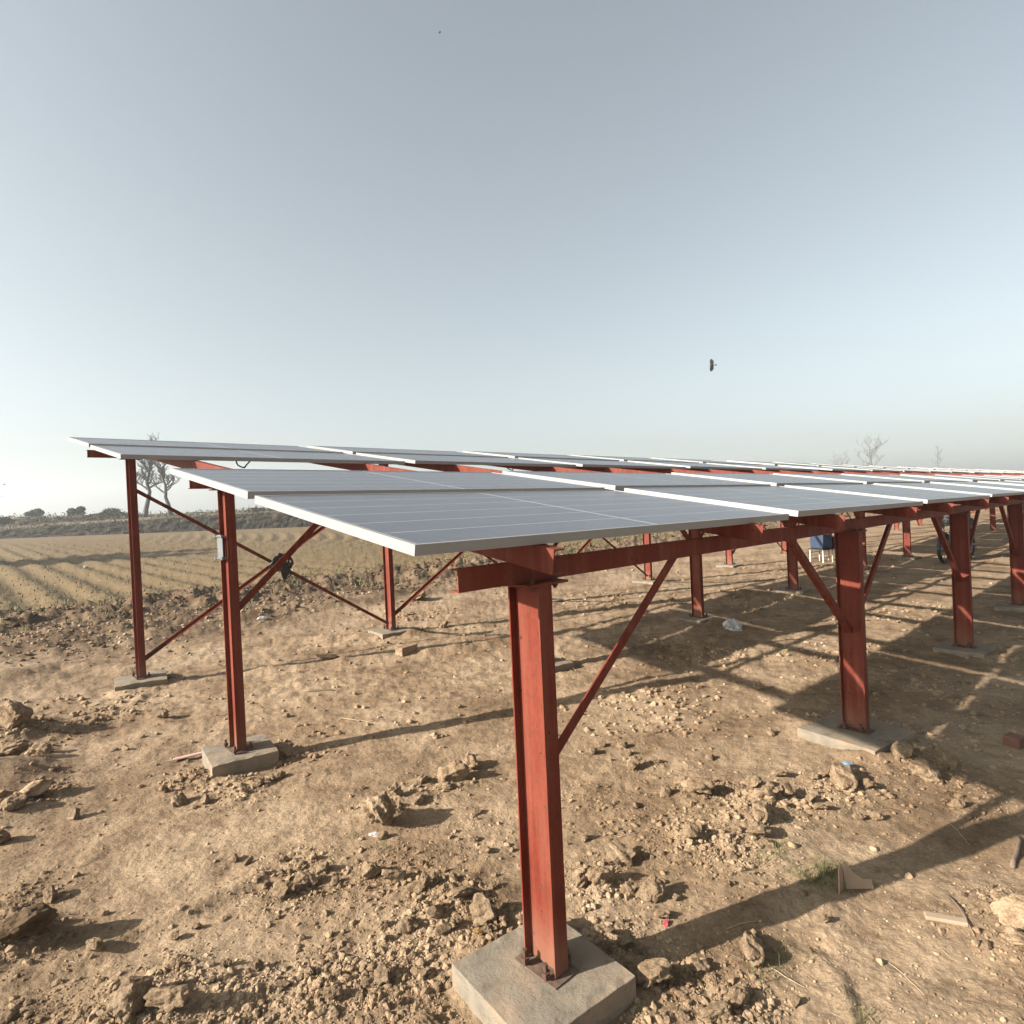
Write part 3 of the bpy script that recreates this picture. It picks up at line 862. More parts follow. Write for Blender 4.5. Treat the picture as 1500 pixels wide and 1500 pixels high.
for k in range(4):
    for row in range(4):
        for i in range(5):
            s = PANEL_S0[k] + i * 2.395; n = NS[row] / 1.0
            idx = k * 5 + i
            root = empty('solar_panel')
            stp = math.atan(.011 / PL)
            # local axes: x along s (falling a little), y up the slope
            xd = Vector((math.cos(stp), 0, -math.sin(stp)))
            yd = Vector((0, math.cos(th), math.sin(th)))
            yd = (yd - xd * yd.dot(xd)).normalized(); zd = xd.cross(yd)
            loc = Vector((s + (prng.uniform(-.006, .006) if (k or i) else 0), n, zp(n) + .0055 + (.008 if row in (1, 3) else 0) + (prng.uniform(-.003, .003) if (k or i > 1) else 0)))
            mt = Matrix((xd, yd, zd)).transposed().to_4x4(); mt.translation = loc
            root.matrix_world = SN_ROT @ mt
            link('panel_frame', frame_me, root); link('glass', glass_me, root); link('backsheet', back_me, root); link('junction_box', jb_me, root)
            if idx == 0:
                lab = 'solar panel at the left end of the ' + ROWW[row]
            else:
                lab = '%s solar panel from the left end in the %s' % (ORD[idx], ROWW[row])
            tag(root, lab, 'solar panel', 'solar panels laid flat in four rows')

# ------------------------------------------------------------------ things fixed to the frames
def root_at(name, s, n, z, label, cat, group=None):
    o = empty(name, SN(s, n, z), ROTZ); tag(o, label, cat, group); return o
# galvanised bracket strapped on the left middle post
br = root_at('clamp_bracket', 1.44, 4.50, 1.40, 'grey galvanised bracket bolted high on the left middle post', 'bracket')
link('plate', MB().box(-.040, -.034, -.055, .050, -.085, .085).mesh('plate', M['galv']), br)
for z in (-.075, .075):
    mb = MB(); mb.tube([(-.046, -.085, z), (-.046, .085, z)], .006, 6)
    link('clamp_rod', mb.mesh('clamp_rod', M['galv']), br)
    for y in (-.072, .062):
        mb = MB(); mb.tube([(-.052, y, z), (.04, y, z)], .005, 6); mb.tube([(-.056, y, z), (-.046, y, z)], .012, 6)
        link('bolt', mb.mesh('bolt', M['galv']), br)
# black cable bundle tied at the crossing of the back braces
bd = root_at('cable_bundle', 2.95, 7.33, 1.04, 'black coiled cable bundle tied where the back braces cross', 'cable bundle')
q = random.Random(3)
mb = MB()
for k in range(7):
    a0 = q.uniform(0, 6.28); ra, rb_ = q.uniform(.07, .12), q.uniform(.05, .10)
    tx, ty = q.uniform(-.5, .5), q.uniform(-.4, .6)
    cx, cz = q.uniform(-.04, .03), q.uniform(-.01, .05)
    mb.tube([(cx + ra * math.cos(a0 + t / 18 * 6.4), -.03 + .03 * math.sin(a0 * 2 + t * .7), cz + rb_ * math.sin(a0 + t / 18 * 6.4) + tx * .05 * math.cos(t)) for t in range(19)], .011, 6)
link('coil', mb.mesh('coil', M['black'], True), bd)
mb = MB()
for k in range(8):
    x = -.02 + k * .014
    mb.tube([(x - .03, -.03, .03), (x + .01, -.05, -.06), (x + .02 + .01 * math.sin(k), -.04, -.11 - .012 * (k % 4)), (x * .4 + .02, -.03, -.17 - .02 * (k % 3))], [.011, .012, .010, .006], 6)
link('hanging_tails', mb.mesh('hanging_tails', M['black'], True), bd)
# loops of module lead hanging below the panels
def lead(s, n, z, dx, drop, label, rad=.006):
    o = root_at('cable_loop', s, n, z, label, 'cable', 'black module leads under the panels')
    mb = MB()
    mb.tube([(dx * (t / 10 - .5), .02 * math.sin(t), -drop * math.sin(math.pi * t / 10)) for t in range(11)], rad, 6)
    link('lead', mb.mesh('lead', M['black'], True), o)
lead(4.02, 1.52, zp(1.52) - .035, .26, .055, 'black cable loop hanging below the second panel near the second front post')
lead(3.88, 1.60, zp(1.60) - .035, .22, .050, 'thin black cable loop close behind the one near the second front post', .005)
lead(1.75, 4.98, zp(4.98) - .035, .10, .05, 'short black cable end dangling under the first upper panel at left')
lead(4.6, 4.98, zp(4.98) - .035, .14, .05, 'black cable loop dangling under the second upper panel')
lead(5.05, 4.99, zp(4.98) - .035, .10, .04, 'small black cable hook dangling right beside the second rafter gap')

# ------------------------------------------------------------------ litter on the ground
M['card'] = simple('cardboard', (.24, .165, .11), .85, 0, 8, .08)
M['wood'] = simple('pale_wood', (.27, .205, .14), .8, 0, 14, .12)
M['stick'] = simple('dry_stick', (.14, .10, .07), .9, 0, 30, .25)
M['bag'] = simple('white_plastic', (.42, .41, .40), .4, 0, 14, .08)
M['red'] = simple('red_plastic', (.38, .03, .04), .4, 0, 14, .08)
M['pink'] = simple('pink_plastic', (.80, .36, .36), .5, 0, 14, .08)
M['blue'] = simple('blue_plastic', (.12, .20, .29), .4, 0, 14, .1)
M['brick'] = simple('red_brick', (.13, .06, .04), .9, 0, 20, .2, .004)
def ground_root(name, px, py, label, cat, rz=0, dz=0.0):
    gx, gy = ground_at(px, py)
    o = empty(name, (gx, gy, h1(gx, gy) + dz), rz); tag(o, label, cat); return o
# folded cardboard corner: an upright flap and a curved lying flap
o = ground_root('cardboard_corner', 1252, 1303, 'bent brown cardboard corner piece standing in the band of post shadow', 'cardboard', -.05)
def plate_curve(pts, t, mtx):
    mb = MB(); mb.prism(pts, 0, t, mtx); return mb
rot = Matrix.Rotation(math.pi / 2, 4, 'X')
prof = [(-.035, .0), (.075, .0), (.075, .034), (.035, .038), (.005, .062), (-.015, .095), (-.03, .10)]
link('front_flap', plate_curve(prof, .005, Matrix.Rotation(-.35, 4, 'X') @ rot).mesh('front_flap', M['card']), o)
link('bottom_flap', MB().box(-.02, .082, .006, .050, .002, .007).mesh('bottom_flap', M['card']), o)
link('side_flap', plate_curve([(0, 0), (.05, 0), (.045, .10), (.02, .115), (0, .10)], .005, Matrix.Translation((-.045, .0, 0)) @ Matrix.Rotation(-2.3, 4, 'Z') @ rot).mesh('side_flap', M['card']), o)
o = ground_root('wood_offcut', 1386, 1357, 'flat pale wooden offcut lying alone on smooth earth at lower right', 'wood', -.38, .004)
bevel(link('strip', MB().box(-.068, .068, -.017, .017, -.002, .012).mesh('strip', M['wood']), o), .002)
def stick(px0, py0, px1, py1, rad, label, mat='stick', lift=.01, grp=None, name='stick'):
    a, b_ = ground_at(px0, py0), ground_at(px1, py1)
    q = random.Random(int(px0 * 7 + py0))
    pts = []
    for t in range(6):
        u = t / 5
        x, y = a[0] + (b_[0] - a[0]) * u, a[1] + (b_[1] - a[1]) * u
        pts.append(Vector((x + q.uniform(-.2, .2) * rad * 2, y + q.uniform(-.2, .2) * rad * 2, h1(x, y) + rad * .6 + lift * math.sin(u * 3.1))))
    c0 = pts[0].copy()
    mb = MB(); mb.tube([p - c0 for p in pts], [rad, rad * 1.05, rad, rad * .95, rad * .85, rad * .7], 7)
    o = link(name, mb.mesh(name, M[mat], True)); o.location = c0
    tag(o, label, name.replace('_', ' ').replace('dry ', ''), grp); return o
stick(1484, 1276, 1495, 1232, .010, 'short thick stick lying at the right edge of the picture', lift=.006)
stick(1390, 1320, 1428, 1378, .003, 'thin curved twig lying next to the flat wooden offcut')
stick(1300, 1408, 1355, 1462, .0014, 'long thin straw across the smooth earth at lower right', 'wood', .002)
stick(1130, 1421, 1180, 1448, .0016, 'bent pale straw below the brick shaped lump', 'wood', .004)
stick(445, 1017, 492, 1015, .006, 'dark stick lying on the bare ground right of the left middle post')
stick(905, 1229, 934, 1224, .002, 'pale straw right of the front post', 'wood', .004)
stick(500, 1053, 560, 1062, .0022, 'long pale straw on the ground left of the front post', 'wood', .002)
stick(1065, 1362, 1108, 1353, .002, 'twig lying in the middle of the post shadow band', 'wood', .003)
stick(1390, 1206, 1420, 1237, .0015, 'thin straw on the bare earth above the post shadow at right', 'wood', .002)
stick(655, 1276, 676, 1275, .0016, 'short straw in the rubble left of the front post', 'wood', .003)
# pink strip beside the left middle footing
a = ground_at(244, 1116); b_ = ground_at(290, 1105)
o = empty('plastic_strip', (a[0], a[1], h1(*a) + .012), math.atan2(b_[1] - a[1], b_[0] - a[0])); tag(o, 'flat pinkish white strip lying left of the left middle footing', 'strip')
mb = MB(); mb.prism([(-.02, -.012), (.06, -.022), (.26, -.024), (.26, .024), (.08, .022)], 0, .006)
link('strip', mb.mesh('strip', M['wood']), o)
link('pink_band', MB().box(.04, .26, -.004, .012, .0062, .008).mesh('pink_band', M['pink']), o)
# crumpled white bag in the shade of the panels
def crumple(name, px, py, size, mat, label, cat, seed, flat=.6, sub=4):
    v_, f_ = rock_verts(sub, seed, 12, .07 if size < 20 else .2, flat)
    me_ = np_mesh(name, v_, f_, M[mat])
    gx, gy = ground_at(px, py)
    s_ = size / FPX * math.hypot(gx, gy) * .5
    o = link(name, me_); o.location = (gx, gy, h1(gx, gy) + s_ * flat * .35); o.scale = (s_, s_, s_); o.rotation_euler = (0, 0, seed)
    tag(o, label, cat); return o
crumple('plastic_bag', 1074, 924, 34, 'bag', 'crumpled white plastic bag on shaded ground beyond the front posts', 'plastic bag', 41, .7)
crumple('plastic_scrap', 976, 1353, 14, 'red', 'small bright red plastic scrap at the edge of the post shadow', 'plastic scrap', 42, .8)
crumple('plastic_scrap', 1243, 1132, 16, 'blue', 'small light blue plastic scrap on the low brick like lump', 'plastic scrap', 43, .35).location.z += .035
crumple('paper_scrap', 547, 1226, 16, 'bag', 'small crumpled white paper below the largest clod', 'paper scrap', 44, .5)
crumple('paper_scrap', 385, 917, 14, 'bag', 'small white scrap on the ground behind the left middle post', 'paper scrap', 45, .5)
crumple('plastic_bag', 126, 837, 9, 'bag', 'tiny white bag lying out in the furrowed field at left', 'plastic bag', 46, .7)
def brick(px, py, L_, W_, H_, rz, label, mat):
    o = link('brick', MB().box(-L_ / 2, L_ / 2, -W_ / 2, W_ / 2, -.02, H_).mesh('brick', M[mat])); bevel(o, .006, 2)
    gx, gy = ground_at(px, py); o.location = (gx, gy, h1(gx, gy)); o.rotation_euler = (.04, -.03, rz); tag(o, label, 'brick')
brick(1486, 1094, .10, .09, .07, .5, 'broken red brick standing in the panel shade at the right edge', 'brick')
brick(596, 960, .24, .12, .075, .9, 'earth coloured brick lying below the second back footing', 'clod')

# ------------------------------------------------------------------ far left objects beyond the posts
# stand with blue and black boxes
sx_, sy_ = ground_at(1210, 816, .05)
zst = h1(sx_, sy_)
o = empty('low_stand', (sx_, sy_, zst), .3); tag(o, 'low pale legged stand glimpsed between the first and second front posts', 'stand')
M['palewood'] = simple('whitewashed_wood', (.55, .50, .40), .7, 0, 20, .1)
for x in (-.27, .0, .27, .62):
    for y in (-.2, .2):
        link('leg', MB().box(x - .014, x + .014, y - .014, y + .014, 0, .30).mesh('leg', M['palewood']), o)
link('top', MB().box(-.30, .66, -.23, .23, .30, .325).mesh('top', M['box_black']), o)
M['bluebox'] = simple('blue_box', (.02, .035, .07), .5, 0, 20, .15)
o2 = link('blue_crate', MB().box(-.27, .02, -.2, .2, 0, .33).mesh('blue_crate', M['bluebox'])); bevel(o2, .02, 2)
o2.location = (sx_, sy_, zst + .327); o2.rotation_euler = (0, 0, .3); tag(o2, 'blue crate on the left half of the low stand', 'crate')
o2 = link('black_case', MB().box(.05, .62, -.19, .19, 0, .27).mesh('black_case', M['box_black'])); bevel(o2, .02, 2)
o2.location = (sx_, sy_, zst + .327); o2.rotation_euler = (0, 0, .3); tag(o2, 'black case on the right half of the low stand', 'case')
# motorcycle behind the third front post
mx_, my_ = ground_at(1402, 818, 0)
M['moto'] = simple('dark_motorcycle_paint', (.014, .014, .022), .35, 0, 10, .2)
M['chrome'] = simple('dull_chrome', (.12, .12, .12), .4, .6, 10, .05)
o = empty('motorcycle', (mx_, my_, h1(mx_, my_)), R(214)); tag(o, 'dark motorcycle parked behind the third front post, mostly hidden by it', 'motorcycle')
def wheel(x):
    mb = MB(); mb.tube([(x + .27 * math.cos(t / 20 * 2 * math.pi), 0, .30 + .27 * math.sin(t / 20 * 2 * math.pi)) for t in range(21)], .04, 8, False)
    w = link('wheel', mb.mesh('wheel', M['black'], True), o)
    mb = MB(); mb.tube([(x + .225 * math.cos(t / 20 * 2 * math.pi), 0, .30 + .225 * math.sin(t / 20 * 2 * math.pi)) for t in range(21)], .014, 6, False)
    for a in range(8): mb.tube([(x, 0, .3), (x + .22 * math.cos(a * .785), 0, .3 + .22 * math.sin(a * .785))], .006, 4)
    mb.tube([(x, -.06, .3), (x, .06, .3)], .05, 10)
    link('rim', mb.mesh('rim', M['chrome'], True), w)
wheel(.62); wheel(-.62)
mb = MB(); mb.tube([(.36, .07, .98), (.62, .07, .30)], .022, 8); mb.tube([(.36, -.07, .98), (.62, -.07, .30)], .022, 8)
link('fork', mb.mesh('fork', M['chrome'], True), o)
mb = MB(); mb.tube([(.30, 0, .86), (.16, 0, .92), (-.04, 0, .88), (-.16, 0, .80)], [.07, .14, .13, .07], 12); link('fuel_tank', mb.mesh('fuel_tank', M['moto'], True), o)
mb = MB(); mb.tube([(-.12, 0, .80), (-.35, 0, .79), (-.62, 0, .83), (-.82, 0, .86)], [.08, .12, .11, .06], 10); link('seat', mb.mesh('seat', M['black'], True), o)
mb = MB(); mb.tube([(.42, 0, .88), (.50, 0, .88)], [.085, .09], 12); link('headlight', mb.mesh('headlight', M['chrome'], True), o)
mb = MB(); mb.tube([(.26, .36, 1.02), (.34, .2, 1.04), (.36, 0, 1.0), (.34, -.2, 1.04), (.26, -.36, 1.02)], .014, 6); link('handlebar', mb.mesh('handlebar', M['black'], True), o)
mb = MB(); mb.box(-.18, .22, -.13, .13, .30, .62); mb.tube([(.1, .1, .35), (-.7, .14, .32)], .03, 8); link('engine', mb.mesh('engine', M['chrome']), o)
mb = MB(); mb.tube([(.84, 0, .52), (.74, 0, .62), (.60, 0, .64), (.46, 0, .58)], .045, 8); link('front_mudguard', mb.mesh('front_mudguard', M['moto'], True), o)
mb = MB(); mb.tube([(-.92, 0, .62), (-.80, 0, .70), (-.6, 0, .72), (-.4, 0, .62)], .06, 8); link('rear_mudguard', mb.mesh('rear_mudguard', M['moto'], True), o)

# ------------------------------------------------------------------ plants
def leaf_mat(name, c, c2):
    m, nt, b = new_mat(name)
    n = nz(nt, geo(nt), 1.3, 3, .6)
    r = ramp(nt, n.outputs[0], [(.35, c), (.65, c2)])
    nt.links.new(r.outputs[0], b.inputs['Base Color']); b.inputs['Roughness'].default_value = .7; b.inputs['Specular IOR Level'].default_value = .2
    return m
M['leaf'] = leaf_mat('shrub_leaf', (.022, .036, .010), (.052, .074, .022))
M['leaf2'] = leaf_mat('dusty_leaf', (.050, .056, .026), (.095, .095, .050))
M['scrub'] = leaf_mat('dry_scrub', (.030, .026, .014), (.075, .066, .036))
M['stub'] = leaf_mat('field_growth', (.085, .085, .034), (.15, .122, .06))
M['weed'] = leaf_mat('weed', (.06, .075, .025), (.13, .13, .05))
M['bark'] = simple('grey_bark', (.045, .040, .038), .9, 0, 6, .25)
def leaves_mesh(name, C, sizes, mat, seed, up=.3):
    """one small triangle-pair leaf at each centre"""
    q = np.random.RandomState(seed); n = len(C)
    a = q.normal(size=(n, 3)); a /= np.linalg.norm(a, axis=1)[:, None]
    b_ = q.normal(size=(n, 3)); b_[:, 2] += up; b_ -= (a * b_).sum(1)[:, None] * a; b_ /= np.linalg.norm(b_, axis=1)[:, None]
    s_ = sizes[:, None]
    V = np.stack([C - a * s_ * .45, C - b_ * s_, C + a * s_ * .45, C + b_ * s_], 1).reshape(-1, 3)
    F = np.arange(n * 4).reshape(-1, 4)
    return np_mesh(name, V, F, mat)
def shrub(px, py_base, py_top, wpx, Y, label, seed, mat='leaf', n=2600, name='shrub', cat='shrub'):
    p = at_dist(px, py_base, Y); sc = Y / FPX
    H = (py_base - py_top) * sc; W = wpx * sc * .5
    root = empty(name, (p.x, p.y, p.z)); tag(root, label, cat)
    q = np.random.RandomState(seed)
    blobs = [(q.uniform(-.55, .55) * W, q.uniform(-.5, .5) * W, H * q.uniform(.30, .74), q.uniform(.28, .48) * W) for _ in range(11)]
    C = []
    for bx, by, bz, br_ in blobs:
        k = n // 11
        d = q.normal(size=(k, 3)); d /= np.linalg.norm(d, axis=1)[:, None]
        C.append(np.array([bx, by, bz]) + d * (br_ * q.uniform(.55, 1.08, (k, 1))) * np.array([1, 1, min(1.0, H / W * .55)]))
    C = np.concatenate(C); C = C[C[:, 2] > -.1]
    C[:, 2] = np.minimum(C[:, 2], H * 1.02)
    link('foliage', leaves_mesh('foliage', C, q.uniform(.07, .17, len(C)) * (Y / 65), M[mat], seed), root)
    mb = MB()
    for k in range(5):
        a = q.uniform(0, 6.28); mb.tube([(0, 0, -.4), (math.cos(a) * W * .2, math.sin(a) * W * .2, H * .3), (math.cos(a) * W * .5, math.sin(a) * W * .5, H * .65)], [.07, .05, .02], 5)
    link('stem', mb.mesh('stem', M['bark']), root)
    return root
def bare_tree(px, py_base, py_top, Y, label, seed, spread=.5, limbs=7, depth=4, lean=0.0, thick=1.0, tilt=.9, first=.3):
    p = at_dist(px, py_base, Y); H = (py_base - py_top) * Y / FPX
    root = empty('bare_tree', (p.x, p.y, p.z)); tag(root, label, 'tree')
    q = random.Random(seed)
    tr = MB(); cr = MB()
    r0 = H * .034 * thick
    pts = []; x = 0; y = 0
    for k in range(9):
        pts.append(Vector((x, y, H * .80 * k / 8 - (.4 if k == 0 else 0)))); x += q.uniform(-.03, .03) * H + lean * H * .03; y += q.uniform(-.02, .02) * H
    tr.tube(pts, [r0 * (1 - .78 * k / 8) for k in range(9)], 8)
    def twig(pos, d, L, r_, lev):
        n = 4; ps = [pos]; dd = d.copy()
        for k in range(n):
            dd = (dd + Vector((q.uniform(-.34, .34), q.uniform(-.34, .34), q.uniform(-.10, .30)))).normalized()
            ps.append(ps[-1] + dd * L / n)
        cr.tube(ps, [r_ * (1 - .6 * k / n) for k in range(n + 1)], 5 if lev < 2 else 3, False)
        if lev < depth:
            for k in range(q.choice([3, 4, 5]) if lev < 3 else 3):
                j = q.randint(1, n); a = q.uniform(0, 6.28)
                nd = (dd * .55 + Vector((math.cos(a), math.sin(a), q.uniform(-.15, .9))) * .75).normalized()
                twig(ps[j], nd, L * q.uniform(.42, .66), r_ * .5, lev + 1)
    for k in range(limbs):
        u = first + (1 - first) * (k + q.uniform(-.3, .3)) / limbs
        u = min(max(u, .2), 1); j = u * 8; i0 = min(int(j), 7); pos = pts[i0].lerp(pts[i0 + 1], j - i0)
        a = q.uniform(0, 6.28) if k > 1 else (0.1 if k else 3.0)
        twig(pos, Vector((math.cos(a) * tilt, math.sin(a) * tilt, .5)).normalized(), H * spread * q.uniform(.5, 1.0) * (1.15 - .5 * u), r0 * .42, 0)
    link('trunk', tr.mesh('trunk', M['bark'], True), root)
    link('crown', cr.mesh('crown', M['bark']), root)
    return root
bare_tree(213, 758, 632, 66, 'tall bare pollarded tree on the bank, partly behind the left back post', 5, .27, 14, 4, thick=.85, tilt=.8, first=.38)
bare_tree(250, 756, 664, 66, 'shorter bare gnarled tree right of the tall one on the bank', 9, .36, 10, 4, thick=1.1, lean=-.2, tilt=1.0, first=.45)
bare_tree(1281, 716, 637, 260, 'spreading leafless tree on the hazy right horizon, largest of three', 14, .36, 9, 4, thick=.50, tilt=1.1, first=.45)
bare_tree(1232, 718, 660, 280, 'small leafless tree left of the spreading one on the right horizon', 22, .34, 7, 4, thick=.45, first=.4)
bare_tree(1381, 712, 641, 330, 'thin upright faint tree, rightmost on the hazy horizon', 31, .20, 8, 3, thick=.35, tilt=.5)
shrub(50, 759, 742, 24, 84, 'small round bush left of two others on the far bank', 1, 'leaf')
shrub(112, 760, 740, 30, 74, 'darkest round bush, between two others on the far bank', 2, 'leaf')
shrub(160, 766, 743, 56, 68, 'wide bush joining the bank just left of the left back post', 3, 'leaf', 4200)
shrub(134, 768, 752, 34, 68, 'low grey green bush left of the wide bush on the bank', 4, 'leaf2', 2200)
shrub(2, 768, 757, 34, 66, 'low bush cut by the left edge of the picture', 6, 'leaf', 2200)
shrub(385, 758, 741, 60, 66, 'low pale bush on the bank seen just above the panel corner', 7, 'leaf2', 2400)
shrub(1412, 712, 688, 22, 300, 'distant round bush on the horizon at right', 8, 'leaf', 1500)
shrub(1484, 710, 692, 26, 300, 'distant low bush on the horizon at the right edge', 9, 'leaf', 1500)
shrub(1345, 714, 690, 20, 340, 'faint distant bush between the trees at right', 10, 'leaf', 1200)

# bank at the end of the field
bx = np.linspace(-260, 760, 340)
off = np.array([-.6, 0, .35, .7, 1.1, 2.4, 4.0, 5.0, 6.0, 9, 14, 26, 60])
rowsV = []
for px in bx:
    u = np.clip(px / 300, -1, 2)
    by = 792 - 17 * px / 300 if px < 300 else 775 - 10 * (px - 300) / 200
    p = at_dist(px, by, 62)
    d = Vector((p.x, p.y, 0)).normalized()
    g = h1(p.x, p.y)
    t1 = 1.55 + .55 * np.clip(u, 0, 1); t2 = 2.75 - .45 * np.clip(u, 0, 1)
    zs = [g - .3, g + .02, g + .55 * (t1 - g), g + .85 * (t1 - g), t1, t1 + .16, t1 + .30, t2 - .25, t2, t2 + .10, t2 + .25, t2 + .45, t2 + .3]
    rowsV.append([(p.x + d.x * o_, p.y + d.y * o_, z) for o_, z in zip(off, zs)])
A_ = np.array(rowsV)
sub = 3
B_ = []
for j in range(len(off) - 1):
    for t in range(sub): B_.append(A_[:, j] * (1 - t / sub) + A_[:, j + 1] * (t / sub))
B_.append(A_[:, -1]); B_ = np.stack(B_, 1)
nz_ = fbm(B_[..., 0] + B_[..., 1] * .3, B_[..., 2] * 2 + B_[..., 1], 1.3, 4, 71)
B_[..., 2] += .22 * nz_ * np.linspace(.3, 1, B_.shape[1])[None]
B_[..., 1] += .5 * fbm(B_[..., 0], B_[..., 2] * 3, 1.1, 4, 72)
na, nb = B_.shape[:2]
i2, j2_ = np.meshgrid(np.arange(na - 1), np.arange(nb - 1), indexing='ij')
F = np.stack([i2 * nb + j2_, (i2 + 1) * nb + j2_, (i2 + 1) * nb + j2_ + 1, i2 * nb + j2_ + 1], -1).reshape(-1, 4)
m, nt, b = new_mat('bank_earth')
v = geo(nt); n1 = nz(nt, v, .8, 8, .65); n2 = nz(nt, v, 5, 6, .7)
c = ramp(nt, n1.outputs[0], [(.35, (.018, .014, .010)), (.58, (.042, .034, .023)), (.76, (.12, .10, .068))])  # dark rooty earth, with the shade on the bank face put into the colour
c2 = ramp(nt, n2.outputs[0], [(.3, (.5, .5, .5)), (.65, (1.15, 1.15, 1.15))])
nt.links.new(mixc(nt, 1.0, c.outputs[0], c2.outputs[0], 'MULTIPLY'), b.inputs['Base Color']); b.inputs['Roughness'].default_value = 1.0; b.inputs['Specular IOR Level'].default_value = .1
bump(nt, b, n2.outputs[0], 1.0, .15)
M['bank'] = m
c_sh = nt.nodes.new('ShaderNodeAttribute'); c_sh.attribute_name = 'shelf'
bc_ = b.inputs['Base Color'].links[0].from_socket
nt.links.new(mixc(nt, c_sh.outputs['Fac'], bc_, (.17, .135, .095)), b.inputs['Base Color'])
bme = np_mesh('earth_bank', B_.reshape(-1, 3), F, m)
jl = np.tile(np.arange(nb), na); il = np.repeat(np.arange(na), nb)
sh_ = ((jl >= 13) & (jl <= 18)) | (jl >= 25) & (jl <= 30)
av = bme.attributes.new('shelf', 'FLOAT', 'POINT'); av.data.foreach_set('value', (sh_ * np.clip(.75 + 1.2 * perlin(il * .05, jl * .2, 8), 0, 1)).astype(np.float32))
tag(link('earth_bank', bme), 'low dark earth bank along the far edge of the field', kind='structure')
q = np.random.RandomState(5)
n = 15000
ia = q.randint(0, na, n); jb = q.choice(np.arange(nb), n, p=(lambda w: w / w.sum())(np.concatenate([np.full(3, .2), np.full(6, .7), np.full(6, 1.6), np.full(6, .7), np.full(6, 1.8), np.full(nb - 27, .8)])))
keep = q.uniform(0, 1, n) < np.clip(.5 + 1.3 * perlin(ia * .06, jb * .3, 4), .05, 1)
C = B_[ia[keep], jb[keep]] + q.normal(size=(keep.sum(), 3)) * np.array([.25, .25, .12]) + np.array([0, 0, .12])
tag(link('bank_scrub', leaves_mesh('bank_scrub', C, q.uniform(.05, .16, len(C)), M['scrub'], 6, .8)), 'dry scrub and roots covering the far bank', kind='stuff')
keep = q.uniform(0, 1, n) < np.clip(1.6 * perlin(ia * .03, jb * .1, 14), .0, 1)
C = B_[ia[keep], jb[keep]] + q.normal(size=(keep.sum(), 3)) * np.array([.2, .2, .15]) + np.array([0, 0, .2])
tag(link('bank_greenery', leaves_mesh('bank_greenery', C, q.uniform(.07, .17, len(C)), M['leaf2'], 7, .6)), 'patches of green weeds along the far bank', kind='stuff')

# leafy tree just outside the left edge; its shade lies over the field
p = Vector((-30.5, 23.6, 0)); p.z = h1(p.x, p.y)
root = empty('leafy_tree', p); tag(root, 'leafy tree standing in the field beyond the left edge of the picture', 'tree')
q = np.random.RandomState(8); C = []
for k in range(16):
    c0 = np.array([q.uniform(-2.2, 2.2), q.uniform(-2.2, 2.2), q.uniform(4.0, 6.8)])
    d = q.normal(size=(420, 3)); d /= np.linalg.norm(d, axis=1)[:, None]
    C.append(c0 + d * q.uniform(.3, 1.25, (420, 1)))
C = np.concatenate(C)
link('crown', leaves_mesh('crown', C, q.uniform(.1, .2, len(C)), M['leaf'], 9), root)
mb = MB(); mb.tube([(0, 0, -.3), (.1, 0, 2), (0, .1, 4), (.2, 0, 5.5)], [.22, .18, .14, .06], 8)
for a in range(5): mb.tube([(0.03, .05, 3), (math.cos(a * 1.3) * 1.1, math.sin(a * 1.3) * 1.1, 4.4), (math.cos(a * 1.3) * 1.9, math.sin(a * 1.3) * 1.9, 5.6)], [.1, .07, .03], 6)
link('trunk', mb.mesh('trunk', M['bark'], True), root)

# growth on the field and weeds on the berm
def blades(name, label, X, Y, hmin, hmax, wd, mat, seed, zoff=0.0, per=1):
    q = np.random.RandomState(seed); X = np.repeat(X, per); Y = np.repeat(Y, per)
    if per > 1: X = X + q.normal(size=len(X)) * .02; Y = Y + q.normal(size=len(Y)) * .02
    n = len(X); Z = height(X, Y) + zoff
    a = q.uniform(0, 2 * np.pi, n); hh = q.uniform(hmin, hmax, n); b_ = q.uniform(0, 2 * np.pi, n); ln = hh * q.uniform(.1, .9, n)
    w = wd * hh / hmax
    P0 = np.stack([X - np.cos(a) * w, Y - np.sin(a) * w, Z - .005], 1); P1 = np.stack([X + np.cos(a) * w, Y + np.sin(a) * w, Z - .005], 1)
    P2 = np.stack([X + np.cos(b_) * ln, Y + np.sin(b_) * ln, Z + hh], 1)
    V = np.stack([P0, P1, P2], 1).reshape(-1, 3)
    return tag(link(name, np_mesh(name, V, np.arange(n * 3).reshape(-1, 3), M[mat])), label, kind='stuff')
q = np.random.RandomState(12)
n = 90000
S = q.uniform(-14, 60, n); N = 15.6 + q.uniform(0, 1, n) ** 1.5 * 42
w = S + .07 * perlin(N * .2, S * .1, 6)
ok = q.uniform(0, 1, n) < (.25 + .55 * (.5 + .5 * np.cos(2 * np.pi * w / .90))) * np.clip(.6 + 1.0 * perlin(S * .3, N * .3, 3), .05, 1)
X, Y = SD.x * S + ND.x * N, SD.y * S + ND.y * N
ok &= (np.abs(np.arctan2(X, Y)) < .9) & (Y > 2)
blades('field_growth', 'short sparse dry growth over the furrowed field', X[ok], Y[ok], .02, .085, .020, 'stub', 13)
n = 9000
S = q.uniform(-12, 45, n); N = q.uniform(12.0, 15.8, n)
ok = q.uniform(0, 1, n) < np.clip(1.5 * perlin(S * .8, N * .8, 33), 0, 1)
X, Y = SD.x * S + ND.x * N, SD.y * S + ND.y * N
blades('berm_weeds', 'low weeds on the dark heaped earth at the field edge', X[ok], Y[ok], .04, .15, .018, 'weed', 14, 0, 3)
XY = []
